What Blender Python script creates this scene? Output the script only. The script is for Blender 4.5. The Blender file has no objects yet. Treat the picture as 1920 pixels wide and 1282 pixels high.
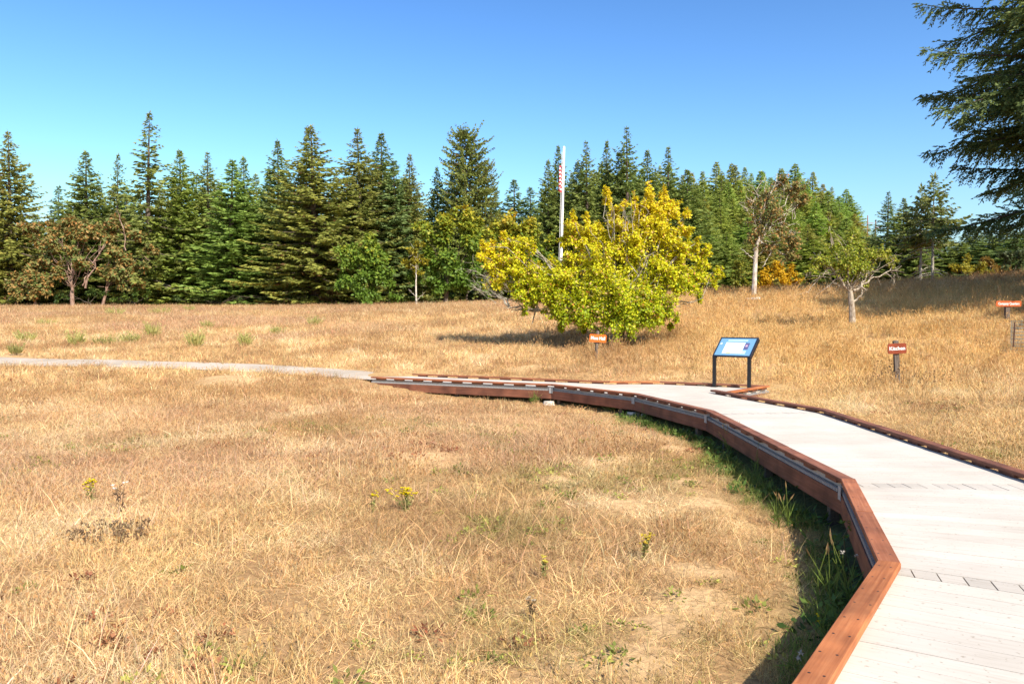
import bpy, math, random
import numpy as np
from mathutils import Vector, Matrix

SC = bpy.context.scene
COL = SC.collection
# ------------------------------------------------------------------ camera
F = 1493.3            # focal length in photo pixels (28 mm on 36 mm)
EYE = 2.0             # metres above the low meadow; the deck is at 0.40
PITCH = math.atan(41 / F)
DECK = 0.40
cam_d = bpy.data.cameras.new('camera')
cam_d.lens = 28.0
cam_d.sensor_width = 36.0
cam_d.clip_end = 5000
cam = bpy.data.objects.new('camera', cam_d)
COL.objects.link(cam)
cam.location = (0, 0, EYE)
cam.rotation_euler = (math.pi / 2 - PITCH, 0, 0)
SC.camera = cam

# ------------------------------------------------------------------ sky, sun, exposure
SUN_EL = math.radians(42)
SUN_DIR = np.array([0.52, -0.854])            # horizontal direction towards the sun
w = bpy.data.worlds.new('World')
SC.world = w
w.use_nodes = True
nt = w.node_tree
nt.nodes.clear()
wo = nt.nodes.new('ShaderNodeOutputWorld')
bg = nt.nodes.new('ShaderNodeBackground')
sky = nt.nodes.new('ShaderNodeTexSky')
sky.sky_type = 'NISHITA'
sky.sun_disc = False
sky.sun_elevation = SUN_EL
sky.sun_rotation = math.atan2(SUN_DIR[0], SUN_DIR[1])
sky.altitude = 60
sky.air_density = 1.0
sky.dust_density = 2.5
sky.ozone_density = 1.0
hs = nt.nodes.new('ShaderNodeHueSaturation')
hs.inputs['Saturation'].default_value = 1.15
hs.inputs['Hue'].default_value = 0.496
nt.links.new(sky.outputs[0], hs.inputs['Color'])
gm = nt.nodes.new('ShaderNodeGamma')
gm.inputs[1].default_value = 1.6
nt.links.new(hs.outputs[0], gm.inputs[0])
lim = nt.nodes.new('ShaderNodeMix')
lim.data_type = 'RGBA'
lim.blend_type = 'DARKEN'
lim.inputs[0].default_value = 1.0
lim.inputs[7].default_value = (9.0, 11.0, 13.0, 1)      # keeps the glow round the sun no brighter than the pale horizon
nt.links.new(gm.outputs[0], lim.inputs[6])
nt.links.new(lim.outputs[2], bg.inputs[0])
bg.inputs[1].default_value = 0.068
nt.links.new(bg.outputs[0], wo.inputs[0])
sun_d = bpy.data.lights.new('sun', 'SUN')
sun_d.energy = 5.0
sun_d.angle = math.radians(0.53)
sun_d.color = (1.0, 0.93, 0.82)
sun = bpy.data.objects.new('sun', sun_d)
COL.objects.link(sun)
sv = Vector((SUN_DIR[0] * math.cos(SUN_EL), SUN_DIR[1] * math.cos(SUN_EL), math.sin(SUN_EL)))
sun.rotation_euler = sv.to_track_quat('Z', 'Y').to_euler()
sun.location = (20, -30, 40)
SC.view_settings.view_transform = 'Standard'
SC.view_settings.look = 'None'
SC.view_settings.exposure = 0.74
SC.view_settings.gamma = 1.0
SC.view_settings.use_curve_mapping = False
SC.cycles.max_bounces = 6
SC.cycles.transparent_max_bounces = 4
try:
    SC.cycles.use_denoising = True
except Exception:
    pass

# ------------------------------------------------------------------ measuring helpers (photo pixel -> metres)
cp, sp_ = math.cos(PITCH), math.sin(PITCH)
def ray(px, py):
    a = (px - 960) / F
    b = -(py - 641) / F
    y = cp + b * sp_
    z = -sp_ + b * cp
    return a / y, z / y                       # per metre of depth
def P(px, py, d):
    a, b = ray(px, py)
    return np.array([a * d, d, EYE + b * d])
def on_z(px, py, z):
    a, b = ray(px, py)
    d = (z - EYE) / b
    return np.array([a * d, d, z])

# ------------------------------------------------------------------ terrain: thin-plate surface through measured spots
_ctl = [(0, 0, 0), (-4, 3, 0), (-12, 5, 0), (-5, 10, 0), (1, 8, -.04), (2, 12, .0), (0, 16, .03), (-8, 16, .08), (-20, 10, .1),
        (2.2, 4.5, .0), (2.8, 7, -.03), (3, 12, .0), (-2.4, 19.8, .06), (-4.3, 21.2, .33), (-4.0, 22.0, .38), (-2.5, 22.8, .38), (-5.5, 22.3, .37), (0.6, 18.3, .0),
        (7, 8, .26), (7, 13, .30), (6.6, 16, .34), (4.6, 21, .48), (2.4, 21.6, .46), (5.4, 4, .2), (12, 15, .75),
        (4, 8, -.05), (4.3, 14, .0), (3.0, 18, .1), (0, 20.6, .18), (-17, 26.4, .58), (-9, 24, .45),
        (-60, 100, 3.75), (-30, 100, 3.75), (-15, 60, 2.35), (-40, 60, 2.35), (-30, 40, 1.3), (-6, 40, 1.6),
        (0, 100, 4.2), (-60, 20, .5), (-60, -20, 0), (0, -25, 0), (40, -20, 1.0), (30, 5, 1.2), (60, 20, 3.2),
        (-110, 120, 4.6), (-50, 130, 4.8), (0, 140, 5.5), (25, 125, 6.5), (50, 160, 15), (58, 150, 14), (80, 140, 7), (90, 100, 7.5),
        (100, 60, 7), (60, 60, 6.3), (-110, 60, 2.0), (-110, 200, 6), (0, 200, 10), (60, 200, 16), (130, 200, 8), (130, 20, 5),
        (4.5, -8, .1), (-110, -30, 0), (130, -30, 2)]
for px, py, d in [(1117, 676, 24), (1150, 652, 28), (1000, 606, 36), (1684, 725, 18.2), (1598, 612, 34), (1415, 556, 50), (1280, 560, 50), (1000, 571, 60),
                  (1900, 559, 40), (2085, 556, 37), (1890, 594, 27), (1912, 660, 24), (1900, 524, 56), (1600, 551, 68), (1720, 539, 64),
                  (1400, 558, 95), (1280, 559, 92), (400, 574, 99), (760, 622, 34), (900, 585, 48), (1500, 640, 27), (1780, 590, 30), (1740, 566, 40)]:
    _ctl.append(tuple(P(px, py, d)))
_ctl = np.array(_ctl, float)
def _U(r2):
    return np.where(r2 > 1e-9, r2 * np.log(np.maximum(r2, 1e-9)), 0.0)
def _fit(c, lam):
    n = len(c)
    d2 = ((c[:, None, :2] - c[None, :, :2]) ** 2).sum(-1) / 900.0
    A = np.zeros((n + 3, n + 3))
    A[:n, :n] = _U(d2) + np.eye(n) * lam
    A[:n, n] = 1; A[:n, n + 1:] = c[:, :2] / 30
    A[n, :n] = 1; A[n + 1:, :n] = c[:, :2].T / 30
    b = np.zeros(n + 3); b[:n] = c[:, 2]
    return np.linalg.solve(A, b)
_wt = _fit(_ctl, 0.0015)

def hsh(ix, iy, s):
    h = (ix * 374761393 + iy * 668265263 + s * 1442695041) & 0xffffffff
    h = ((h ^ (h >> 13)) * 1274126177) & 0xffffffff
    return ((h ^ (h >> 16)) & 0xffff) / 65535.0
def vnoise(x, y, sc, seed=0):
    x = np.asarray(x, float) / sc; y = np.asarray(y, float) / sc
    ix = np.floor(x).astype(np.int64); iy = np.floor(y).astype(np.int64)
    fx = x - ix; fy = y - iy
    fx = fx * fx * (3 - 2 * fx); fy = fy * fy * (3 - 2 * fy)
    a = hsh(ix, iy, seed); b = hsh(ix + 1, iy, seed); c = hsh(ix, iy + 1, seed); d = hsh(ix + 1, iy + 1, seed)
    return (a * (1 - fx) + b * fx) * (1 - fy) + (c * (1 - fx) + d * fx) * fy
def fbm(x, y, sc, seed=0, n=3):
    t = 0; a = 1; tot = 0
    for k in range(n):
        t = t + a * vnoise(x, y, sc / 2 ** k, seed + 17 * k); tot += a; a *= .5
    return t / tot

def gz0(x, y):
    x = np.atleast_1d(np.asarray(x, float)); y = np.atleast_1d(np.asarray(y, float))
    xc = np.clip(x, -110, 130).ravel(); yc = np.clip(y, -30, 200).ravel()
    out = np.empty(len(xc))
    n = len(_ctl)
    for i in range(0, len(xc), 20000):
        s = slice(i, i + 20000)
        d2 = ((xc[s, None] - _ctl[None, :, 0]) ** 2 + (yc[s, None] - _ctl[None, :, 1]) ** 2) / 900.0
        out[s] = _U(d2) @ _wt[:n] + _wt[n] + xc[s] / 30 * _wt[n + 1] + yc[s] / 30 * _wt[n + 2]
    return out.reshape(x.shape)
def gp0(px, py, lo=3.0, hi=140.0):
    a, b = ray(px, py)
    d = np.exp(np.linspace(math.log(lo), math.log(hi), 900))
    zz = EYE + b * d
    g = gz0(a * d, d)
    k = np.argmax(zz < g)
    if not (zz < g).any(): k = len(d) - 1
    return np.array([a * d[k], d[k], g[k]])
# bare sandy mole mounds seen in the meadow (photo pixel, radius m, height m)
MOUNDS = []
for px, py, r, h in [(1125, 872, .34, .06), (1180, 862, .22, .05), (1160, 945, .30, .04), (1255, 842, .28, .05), (1318, 948, .30, .05), (1300, 1078, .30, .05),
                     (1290, 1135, .34, .05), (1105, 1062, .20, .03), (1095, 1245, .22, .04), (1205, 1240, .24, .04), (1005, 1274, .16, .03), (800, 862, .5, .07),
                     (1275, 905, .2, .03), (1040, 905, .3, .05), (450, 718, .8, .08), (30, 668, .9, .04), (420, 712, .7, .06), (1230, 1180, .2, .03), (985, 690, .4, .04)]:
    g = gp0(px, py)
    MOUNDS.append((g[0], g[1], r * 1.15, h))
def dirt(x, y):
    m = np.zeros(np.shape(x))
    for mx, my, r, h in MOUNDS:
        d = np.hypot(x - mx, (y - my)) / r
        m = np.maximum(m, np.clip(1.35 - d + .5 * (vnoise(x, y, r * .35, 5) - .5), 0, 1))
    return m
def gz(x, y):
    x = np.asarray(x, float); y = np.asarray(y, float)
    z = gz0(x, y)
    z = z + (.05 * (fbm(x, y, 2.6, 3) - .5) + .16 * (fbm(x, y, 9.0, 8) - .5) * np.clip((np.abs(y - 12) - 8) / 20, 0.1, 1))
    for mx, my, r, h in MOUNDS:
        d = ((x - mx) ** 2 + (y - my) ** 2) / (r * r)
        z = z + h * np.exp(-d * 1.2)
    return z
def gz1(x, y):
    return float(gz(np.array([x]), np.array([y]))[0])
def gp(px, py):
    g = gp0(px, py)
    return Vector((g[0], g[1], gz1(g[0], g[1])))

# ------------------------------------------------------------------ object helpers
def tag(o, label=None, cat=None, group=None, kind=None):
    if label: o['label'] = label
    if cat: o['category'] = cat
    if group: o['group'] = group
    if kind: o['kind'] = kind
    return o
def empty(name, loc, label=None, cat=None, group=None, rz=0.0):
    o = bpy.data.objects.new(name, None)
    o.location = loc; o.rotation_euler = (0, 0, rz)
    o.empty_display_size = .2
    COL.objects.link(o)
    return tag(o, label, cat, group)
def link(name, me, parent=None, loc=None, mats=()):
    o = bpy.data.objects.new(name, me)
    for m in mats:
        if m.name not in [k.name for k in me.materials if k]:
            me.materials.append(m)
    if loc is not None: o.location = loc
    if parent: o.parent = parent
    COL.objects.link(o)
    return o
def build(name, V, faces, mat, cols=None, smooth=False, uv=None):
    """V (n,3); faces list of index arrays (each (m,k)); cols (n,3)"""
    me = bpy.data.meshes.new(name)
    V = np.asarray(V, np.float32)
    me.vertices.add(len(V)); me.vertices.foreach_set('co', V.ravel())
    fl = [np.asarray(f, np.int32) for f in faces if len(f)]
    lt = np.concatenate([np.full(len(f), f.shape[1], np.int32) for f in fl])
    li = np.concatenate([f.ravel() for f in fl])
    ls = np.concatenate([[0], np.cumsum(lt)[:-1]]).astype(np.int32)
    me.loops.add(len(li)); me.loops.foreach_set('vertex_index', li)
    me.polygons.add(len(lt)); me.polygons.foreach_set('loop_start', ls); me.polygons.foreach_set('loop_total', lt)
    me.polygons.foreach_set('use_smooth', np.full(len(lt), bool(smooth)))
    if cols is not None:
        a = me.color_attributes.new('Col', 'FLOAT_COLOR', 'POINT')
        c = np.ones((len(V), 4), np.float32); c[:, :3] = cols
        a.data.foreach_set('color', c.ravel())
    me.update(calc_edges=True)
    me.validate()
    if mat: me.materials.append(mat)
    return me
class MB:
    """collects quads / tris / coloured verts"""
    def __init__(s):
        s.v = []; s.c = []; s.f4 = []; s.f3 = []; s.fn = []; s.n = 0
    def add(s, V, f4=None, f3=None, col=(1, 1, 1)):
        V = np.asarray(V, float).reshape(-1, 3)
        s.v.append(V)
        c = np.empty((len(V), 3)); c[:] = col
        s.c.append(c)
        if f4 is not None and len(f4): s.f4.append(np.asarray(f4) + s.n)
        if f3 is not None and len(f3): s.f3.append(np.asarray(f3) + s.n)
        s.n += len(V)
    def box(s, x0, x1, y0, y1, z0, z1, col=(1, 1, 1), M=None):
        V = np.array([(x, y, z) for z in (z0, z1) for y in (y0, y1) for x in (x0, x1)], float)
        if M is not None: V = np.array([M @ Vector(v) for v in V])
        s.add(V, [(0, 2, 3, 1), (4, 5, 7, 6), (0, 1, 5, 4), (2, 6, 7, 3), (0, 4, 6, 2), (1, 3, 7, 5)], col=col)
    def prism(s, bottom, top, col=(1, 1, 1)):
        n = len(bottom)
        V = np.array(list(bottom) + list(top), float)
        q = [(i, (i + 1) % n, n + (i + 1) % n, n + i) for i in range(n)]
        if n == 4:
            q += [(3, 2, 1, 0), (4, 5, 6, 7)]
            s.add(V, q, col=col)
        else:
            cb = V[:n].mean(0); ct = V[n:].mean(0)
            V = np.vstack([V, cb, ct])
            t = [((i + 1) % n, i, 2 * n) for i in range(n)] + [(n + i, n + (i + 1) % n, 2 * n + 1) for i in range(n)]
            s.add(V, q, t, col=col)
    def tube(s, pts, rad, n=6, col=(1, 1, 1), cap=True):
        pts = np.asarray(pts, float); m = len(pts)
        rad = np.broadcast_to(np.asarray(rad, float), (m,))
        tan = np.gradient(pts, axis=0)
        tan /= np.linalg.norm(tan, axis=1)[:, None] + 1e-9
        ref = np.array([0, 0, 1.0]) if abs(tan[:, 2]).mean() < .8 else np.array([1.0, 0, 0])
        u = np.cross(tan, ref); u /= np.linalg.norm(u, axis=1)[:, None] + 1e-9
        v = np.cross(tan, u)
        a = np.arange(n) * 2 * math.pi / n
        V = pts[:, None] + rad[:, None, None] * (np.cos(a)[None, :, None] * u[:, None] + np.sin(a)[None, :, None] * v[:, None])
        q = []
        for i in range(m - 1):
            for k in range(n):
                q.append((i * n + k, i * n + (k + 1) % n, (i + 1) * n + (k + 1) % n, (i + 1) * n + k))
        V = V.reshape(-1, 3)
        t = []
        if cap:
            V = np.vstack([V, pts[-1], pts[0]])
            e = m * n
            t = [((m - 1) * n + k, (m - 1) * n + (k + 1) % n, e) for k in range(n)] + [((k + 1) % n, k, e + 1) for k in range(n)]
        s.add(V, q, t, col=col)
    def kites(s, c, d, side, L, W, col):
        """c base points, d direction, side direction (n,3), L, W (n,), col (n,3)"""
        n = len(c)
        if n == 0: return
        L = np.broadcast_to(L, (n,))[:, None]; W = np.broadcast_to(W, (n,))[:, None]
        m = c + d * L * .45
        V = np.stack([c, m + side * W * .5, c + d * L, m - side * W * .5], 1).reshape(-1, 3)
        i = np.arange(n)[:, None] * 4 + np.array([[0, 1, 2, 3]])
        cc = np.repeat(np.broadcast_to(col, (n, 3)), 4, 0)
        s.v.append(V); s.c.append(cc); s.f4.append(i + s.n); s.n += 4 * n
    def mesh(s, name, mat, smooth=False):
        faces = []
        if s.f4: faces.append(np.concatenate(s.f4))
        if s.f3: faces.append(np.concatenate(s.f3))
        return build(name, np.concatenate(s.v), faces, mat, np.concatenate(s.c), smooth)
    def obj(s, name, mat, parent=None, loc=None, smooth=False, kind=None):
        o = link(name, s.mesh(name, mat, smooth), parent, loc)
        if kind: o['kind'] = kind
        return o
def unit(v):
    return v / (np.linalg.norm(v, axis=-1, keepdims=True) + 1e-9)
def rnd_dirs(r, n):
    return unit(r.normal(size=(n, 3)))

# ------------------------------------------------------------------ materials
def nodes(name):
    m = bpy.data.materials.new(name); m.use_nodes = True
    t = m.node_tree; t.nodes.clear()
    o = t.nodes.new('ShaderNodeOutputMaterial')
    return m, t, o
def N(t, kind, **kw):
    n = t.nodes.new(kind)
    for k, v in kw.items():
        if k in n.inputs.keys(): n.inputs[k].default_value = v
        else: setattr(n, k, v)
    return n
def ramp(t, stops):
    n = t.nodes.new('ShaderNodeValToRGB')
    e = n.color_ramp.elements
    while len(e) < len(stops): e.new(.5)
    for i, (p, c) in enumerate(stops):
        e[i].position = p; e[i].color = (*c, 1)
    return n
def mix(t, a, b, fac, mode='MIX'):
    n = t.nodes.new('ShaderNodeMix'); n.data_type = 'RGBA'; n.blend_type = mode
    for s, v in ((0, fac), (6, a), (7, b)):
        if hasattr(v, 'is_linked') or hasattr(v, 'links'): t.links.new(v, n.inputs[s])
        else: n.inputs[s].default_value = v if s == 0 else (*v, 1)
    return n.outputs[2]
def leaf_mat(name, transl=.35, rough=.55, attr='Col', instancer=False, spec=.25, objcol=True):
    m, t, o = nodes(name)
    a = N(t, 'ShaderNodeAttribute'); a.attribute_name = attr
    if instancer: a.attribute_type = 'INSTANCER'
    c = a.outputs['Color']
    if objcol:
        oi = N(t, 'ShaderNodeObjectInfo')
        c = mix(t, c, oi.outputs['Color'], 1.0, 'MULTIPLY')
    if instancer:
        b = N(t, 'ShaderNodeAttribute'); b.attribute_name = 'Col'
        c = mix(t, c, b.outputs['Color'], 1.0, 'MULTIPLY')
    p = N(t, 'ShaderNodeBsdfPrincipled', Roughness=rough)
    p.inputs['Specular IOR Level'].default_value = spec
    t.links.new(c, p.inputs['Base Color'])
    tr = N(t, 'ShaderNodeBsdfTranslucent')
    t.links.new(c, tr.inputs['Color'])
    mx = N(t, 'ShaderNodeMixShader'); mx.inputs[0].default_value = transl
    t.links.new(p.outputs[0], mx.inputs[1]); t.links.new(tr.outputs[0], mx.inputs[2])
    t.links.new(mx.outputs[0], o.inputs[0])
    return m
M_NEEDLE = leaf_mat('conifer_needles', .34, .6)
M_LEAF = leaf_mat('broad_leaves', .40, .5)
M_GRASS = leaf_mat('grass_blades', .30, .6, attr='tint', instancer=True, objcol=False, spec=.2)
M_WEED = leaf_mat('weed_leaves', .35, .5)

def bark_mat(name, c1, c2, sc=(9, 9, 1.6), bump=.6):
    m, t, o = nodes(name)
    tc = N(t, 'ShaderNodeTexCoord'); mp = N(t, 'ShaderNodeMapping'); mp.inputs['Scale'].default_value = sc
    t.links.new(tc.outputs['Object'], mp.inputs[0])
    n1 = N(t, 'ShaderNodeTexNoise', Scale=1.0, Detail=6.0, Roughness=.65)
    t.links.new(mp.outputs[0], n1.inputs['Vector'])
    r = ramp(t, [(.35, c1), (.62, c2)])
    t.links.new(n1.outputs[0], r.inputs[0])
    p = N(t, 'ShaderNodeBsdfPrincipled', Roughness=.85); p.inputs['Specular IOR Level'].default_value = .2
    t.links.new(r.outputs[0], p.inputs['Base Color'])
    b = N(t, 'ShaderNodeBump', Strength=bump, Distance=.03)
    t.links.new(n1.outputs[0], b.inputs['Height']); t.links.new(b.outputs[0], p.inputs['Normal'])
    t.links.new(p.outputs[0], o.inputs[0])
    return m
M_BARK = bark_mat('conifer_bark', (.05, .036, .028), (.17, .13, .10))
M_BARK_GREY = bark_mat('lichen_bark', (.14, .11, .08), (.42, .38, .31), (7, 7, 4))
M_BARK_PINK = bark_mat('peeling_bark', (.17, .09, .06), (.38, .26, .20), (5, 5, 2))
M_BARK_PALE = bark_mat('pale_trunk_bark', (.28, .20, .14), (.68, .62, .54), (6, 6, 3))
M_BARK_APPLE = bark_mat('apple_bark', (.17, .12, .08), (.50, .43, .34), (14, 14, 5))

def wood_mat(name, c1, c2, c3):
    m, t, o = nodes(name)
    tc = N(t, 'ShaderNodeTexCoord'); mp = N(t, 'ShaderNodeMapping'); mp.inputs['Scale'].default_value = (1.6, 42, 42)
    oi = N(t, 'ShaderNodeObjectInfo')
    add = N(t, 'ShaderNodeVectorMath', operation='ADD')
    t.links.new(tc.outputs['Object'], add.inputs[0]); t.links.new(oi.outputs['Random'], add.inputs[1])
    t.links.new(add.outputs[0], mp.inputs[0])
    n1 = N(t, 'ShaderNodeTexNoise', Scale=1.0, Detail=5.0, Roughness=.6, Distortion=.4)
    t.links.new(mp.outputs[0], n1.inputs['Vector'])
    r = ramp(t, [(.25, c1), (.5, c2), (.75, c3)])
    t.links.new(n1.outputs[0], r.inputs[0])
    n2 = N(t, 'ShaderNodeTexNoise', Scale=3.0, Detail=4.0)
    t.links.new(add.outputs[0], n2.inputs['Vector'])
    r2 = ramp(t, [(.32, (.62, .62, .66)), (.68, (1.2, 1.18, 1.15))])
    t.links.new(n2.outputs[0], r2.inputs[0])
    c = mix(t, r.outputs[0], r2.outputs[0], 1.0, 'MULTIPLY')
    mr = N(t, 'ShaderNodeMapRange'); mr.inputs[3].default_value = .82; mr.inputs[4].default_value = 1.15
    t.links.new(oi.outputs['Random'], mr.inputs[0])
    c = mix(t, c, mr.outputs[0], 1.0, 'MULTIPLY')
    p = N(t, 'ShaderNodeBsdfPrincipled', Roughness=.72); p.inputs['Specular IOR Level'].default_value = .25
    t.links.new(c, p.inputs['Base Color'])
    b = N(t, 'ShaderNodeBump', Strength=.35, Distance=.004)
    t.links.new(n1.outputs[0], b.inputs['Height']); t.links.new(b.outputs[0], p.inputs['Normal'])
    t.links.new(p.outputs[0], o.inputs[0])
    return m
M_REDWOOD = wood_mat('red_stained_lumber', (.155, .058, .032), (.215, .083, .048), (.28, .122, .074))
M_ORANGEWOOD = wood_mat('orange_stained_lumber', (.27, .085, .03), (.39, .135, .05), (.48, .19, .075))  # brighter orange tone of the same stain, for near and bay curb boards
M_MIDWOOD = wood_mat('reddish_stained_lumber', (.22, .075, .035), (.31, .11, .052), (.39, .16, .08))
M_POST = wood_mat('weathered_post_wood', (.085, .06, .045), (.13, .095, .072), (.19, .145, .11))

def plank_mat():
    m, t, o = nodes('cast_concrete_plank')
    tc = N(t, 'ShaderNodeTexCoord'); oi = N(t, 'ShaderNodeObjectInfo')
    geo = N(t, 'ShaderNodeNewGeometry')
    mp = N(t, 'ShaderNodeMapping'); mp.inputs['Scale'].default_value = (3, 40, 40)
    sc_ = N(t, 'ShaderNodeVectorMath', operation='SCALE'); sc_.inputs[0].default_value = (37, 91, 53)
    t.links.new(oi.outputs['Random'], sc_.inputs['Scale'])
    ad_ = N(t, 'ShaderNodeVectorMath', operation='ADD')
    t.links.new(tc.outputs['Object'], ad_.inputs[0]); t.links.new(sc_.outputs[0], ad_.inputs[1])
    t.links.new(ad_.outputs[0], mp.inputs[0])
    n1 = N(t, 'ShaderNodeTexNoise', Scale=1.0, Detail=5.0, Roughness=.65)
    t.links.new(mp.outputs[0], n1.inputs['Vector'])
    r = ramp(t, [(.26, (.44, .38, .32)), (.42, (.545, .485, .42)), (.78, (.60, .54, .475))])
    t.links.new(n1.outputs[0], r.inputs[0])
    n2 = N(t, 'ShaderNodeTexNoise', Scale=1.1, Detail=5.0)
    t.links.new(geo.outputs['Position'], n2.inputs['Vector'])
    r2 = ramp(t, [(.3, (.86, .85, .83)), (.7, (1.04, 1.04, 1.04))])
    t.links.new(n2.outputs[0], r2.inputs[0])
    c = mix(t, r.outputs[0], r2.outputs[0], 1.0, 'MULTIPLY')
    n3 = N(t, 'ShaderNodeTexNoise', Scale=38.0, Detail=3.0)
    t.links.new(geo.outputs['Position'], n3.inputs['Vector'])
    r3 = ramp(t, [(.64, (1, 1, 1)), (.74, (.60, .56, .50))])
    t.links.new(n3.outputs[0], r3.inputs[0])
    c = mix(t, c, r3.outputs[0], 1.0, 'MULTIPLY')
    mr = N(t, 'ShaderNodeMapRange'); mr.inputs[3].default_value = .95; mr.inputs[4].default_value = 1.04
    t.links.new(oi.outputs['Random'], mr.inputs[0])
    c = mix(t, c, mr.outputs[0], 1.0, 'MULTIPLY')
    c = mix(t, c, oi.outputs['Color'], 1.0, 'MULTIPLY')
    p = N(t, 'ShaderNodeBsdfPrincipled', Roughness=.8); p.inputs['Specular IOR Level'].default_value = .3
    t.links.new(c, p.inputs['Base Color'])
    b = N(t, 'ShaderNodeBump', Strength=.12, Distance=.002)
    t.links.new(n1.outputs[0], b.inputs['Height']); t.links.new(b.outputs[0], p.inputs['Normal'])
    t.links.new(p.outputs[0], o.inputs[0])
    return m
M_PLANK = plank_mat()

def simple(name, col, rough=.6, spec=.3, metal=0.0, noise=.15, sc=30.0):
    m, t, o = nodes(name)
    p = N(t, 'ShaderNodeBsdfPrincipled', Roughness=rough, Metallic=metal)
    p.inputs['Specular IOR Level'].default_value = spec
    tc = N(t, 'ShaderNodeTexCoord')
    n1 = N(t, 'ShaderNodeTexNoise', Scale=sc, Detail=4.0)
    t.links.new(tc.outputs['Object'], n1.inputs['Vector'])
    r = ramp(t, [(.3, tuple(c * (1 - noise) for c in col)), (.7, tuple(min(1, c * (1 + noise)) for c in col))])
    t.links.new(n1.outputs[0], r.inputs[0])
    t.links.new(r.outputs[0], p.inputs['Base Color'])
    t.links.new(p.outputs[0], o.inputs[0])
    return m
M_METAL = simple('galvanised_steel', (.38, .37, .36), .6, .4, .2)
M_BLACK = simple('black_powder_coat', (.012, .012, .014), .4, .5)
M_NAVY = simple('dark_blue_frame', (.012, .02, .04), .4, .5)
M_BLUE = simple('blue_panel_print', (.15, .31, .47), .35, .5, noise=.08)
M_WHITE = simple('white_print', (.82, .82, .80), .4, .4, noise=.03)
M_WHITEP = simple('white_pole_paint', (.80, .78, .74), .5, .4, noise=.06, sc=8)
M_YPRINT = simple('yellow_print', (.62, .55, .30), .4, .4)
M_DPRINT = simple('dark_uniform_print', (.10, .10, .22), .4, .4)
M_PPRINT = simple('pink_print', (.55, .33, .42), .4, .4)
M_LBLUE = simple('pale_blue_print', (.42, .62, .78), .4, .4)
M_SIGN_R = simple('brick_red_sign_paint', (.23, .042, .014), .5, .35, noise=.22, sc=14)
M_SIGN_O = simple('orange_sign_paint', (.62, .12, .012), .5, .35, noise=.22, sc=14)
M_SIGN_V = simple('faded_orange_red_sign_paint', (.50, .10, .025), .5, .35, noise=.22, sc=14)
M_FLAGR = simple('red_flag_cloth', (.62, .05, .05), .8, .1)
M_FLAGW = simple('white_flag_cloth', (.80, .78, .76), .8, .1)
M_FLAGB = simple('navy_flag_cloth', (.03, .04, .16), .8, .1)
M_RUST = simple('rusty_steel_post', (.10, .045, .03), .8, .2)
M_POLEB = simple('brown_pole_wood', (.33, .17, .11), .8, .2)
M_SCREW = simple('dark_screw_steel', (.05, .035, .03), .5, .4, .5)
M_WIRE = simple('galvanised_wire', (.32, .33, .28), .5, .4, .3)
M_STONE = simple('pale_stone', (.50, .46, .40), .85, .2, noise=.25, sc=12)

def ground_mat():
    m, t, o = nodes('dry_meadow_soil')
    a = N(t, 'ShaderNodeAttribute'); a.attribute_name = 'Col'
    geo = N(t, 'ShaderNodeNewGeometry')
    n1 = N(t, 'ShaderNodeTexNoise', Scale=14.0, Detail=8.0, Roughness=.7)
    t.links.new(geo.outputs['Position'], n1.inputs['Vector'])
    r = ramp(t, [(.3, (.55, .5, .45)), (.5, (.95, .95, .95)), (.72, (1.35, 1.32, 1.28))])
    t.links.new(n1.outputs[0], r.inputs[0])
    c = mix(t, a.outputs['Color'], r.outputs[0], 1.0, 'MULTIPLY')
    p = N(t, 'ShaderNodeBsdfPrincipled', Roughness=.95); p.inputs['Specular IOR Level'].default_value = .1
    t.links.new(c, p.inputs['Base Color'])
    b = N(t, 'ShaderNodeBump', Strength=.8, Distance=.03)
    t.links.new(n1.outputs[0], b.inputs['Height']); t.links.new(b.outputs[0], p.inputs['Normal'])
    t.links.new(p.outputs[0], o.inputs[0])
    return m
M_GROUND = ground_mat()
def path_mat():
    m, t, o = nodes('pale_asphalt_path')
    geo = N(t, 'ShaderNodeNewGeometry')
    n1 = N(t, 'ShaderNodeTexNoise', Scale=45.0, Detail=4.0)
    n2 = N(t, 'ShaderNodeTexNoise', Scale=.9, Detail=5.0)
    for n in (n1, n2): t.links.new(geo.outputs['Position'], n.inputs['Vector'])
    r = ramp(t, [(.3, (.37, .31, .25)), (.7, (.52, .45, .375))])
    t.links.new(n1.outputs[0], r.inputs[0])
    r2 = ramp(t, [(.35, (.82, .78, .72)), (.65, (1.08, 1.06, 1.04))])
    t.links.new(n2.outputs[0], r2.inputs[0])
    c = mix(t, r.outputs[0], r2.outputs[0], 1.0, 'MULTIPLY')
    p = N(t, 'ShaderNodeBsdfPrincipled', Roughness=.9); p.inputs['Specular IOR Level'].default_value = .2
    t.links.new(c, p.inputs['Base Color'])
    t.links.new(p.outputs[0], o.inputs[0])
    return m
M_PATH = path_mat()

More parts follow.
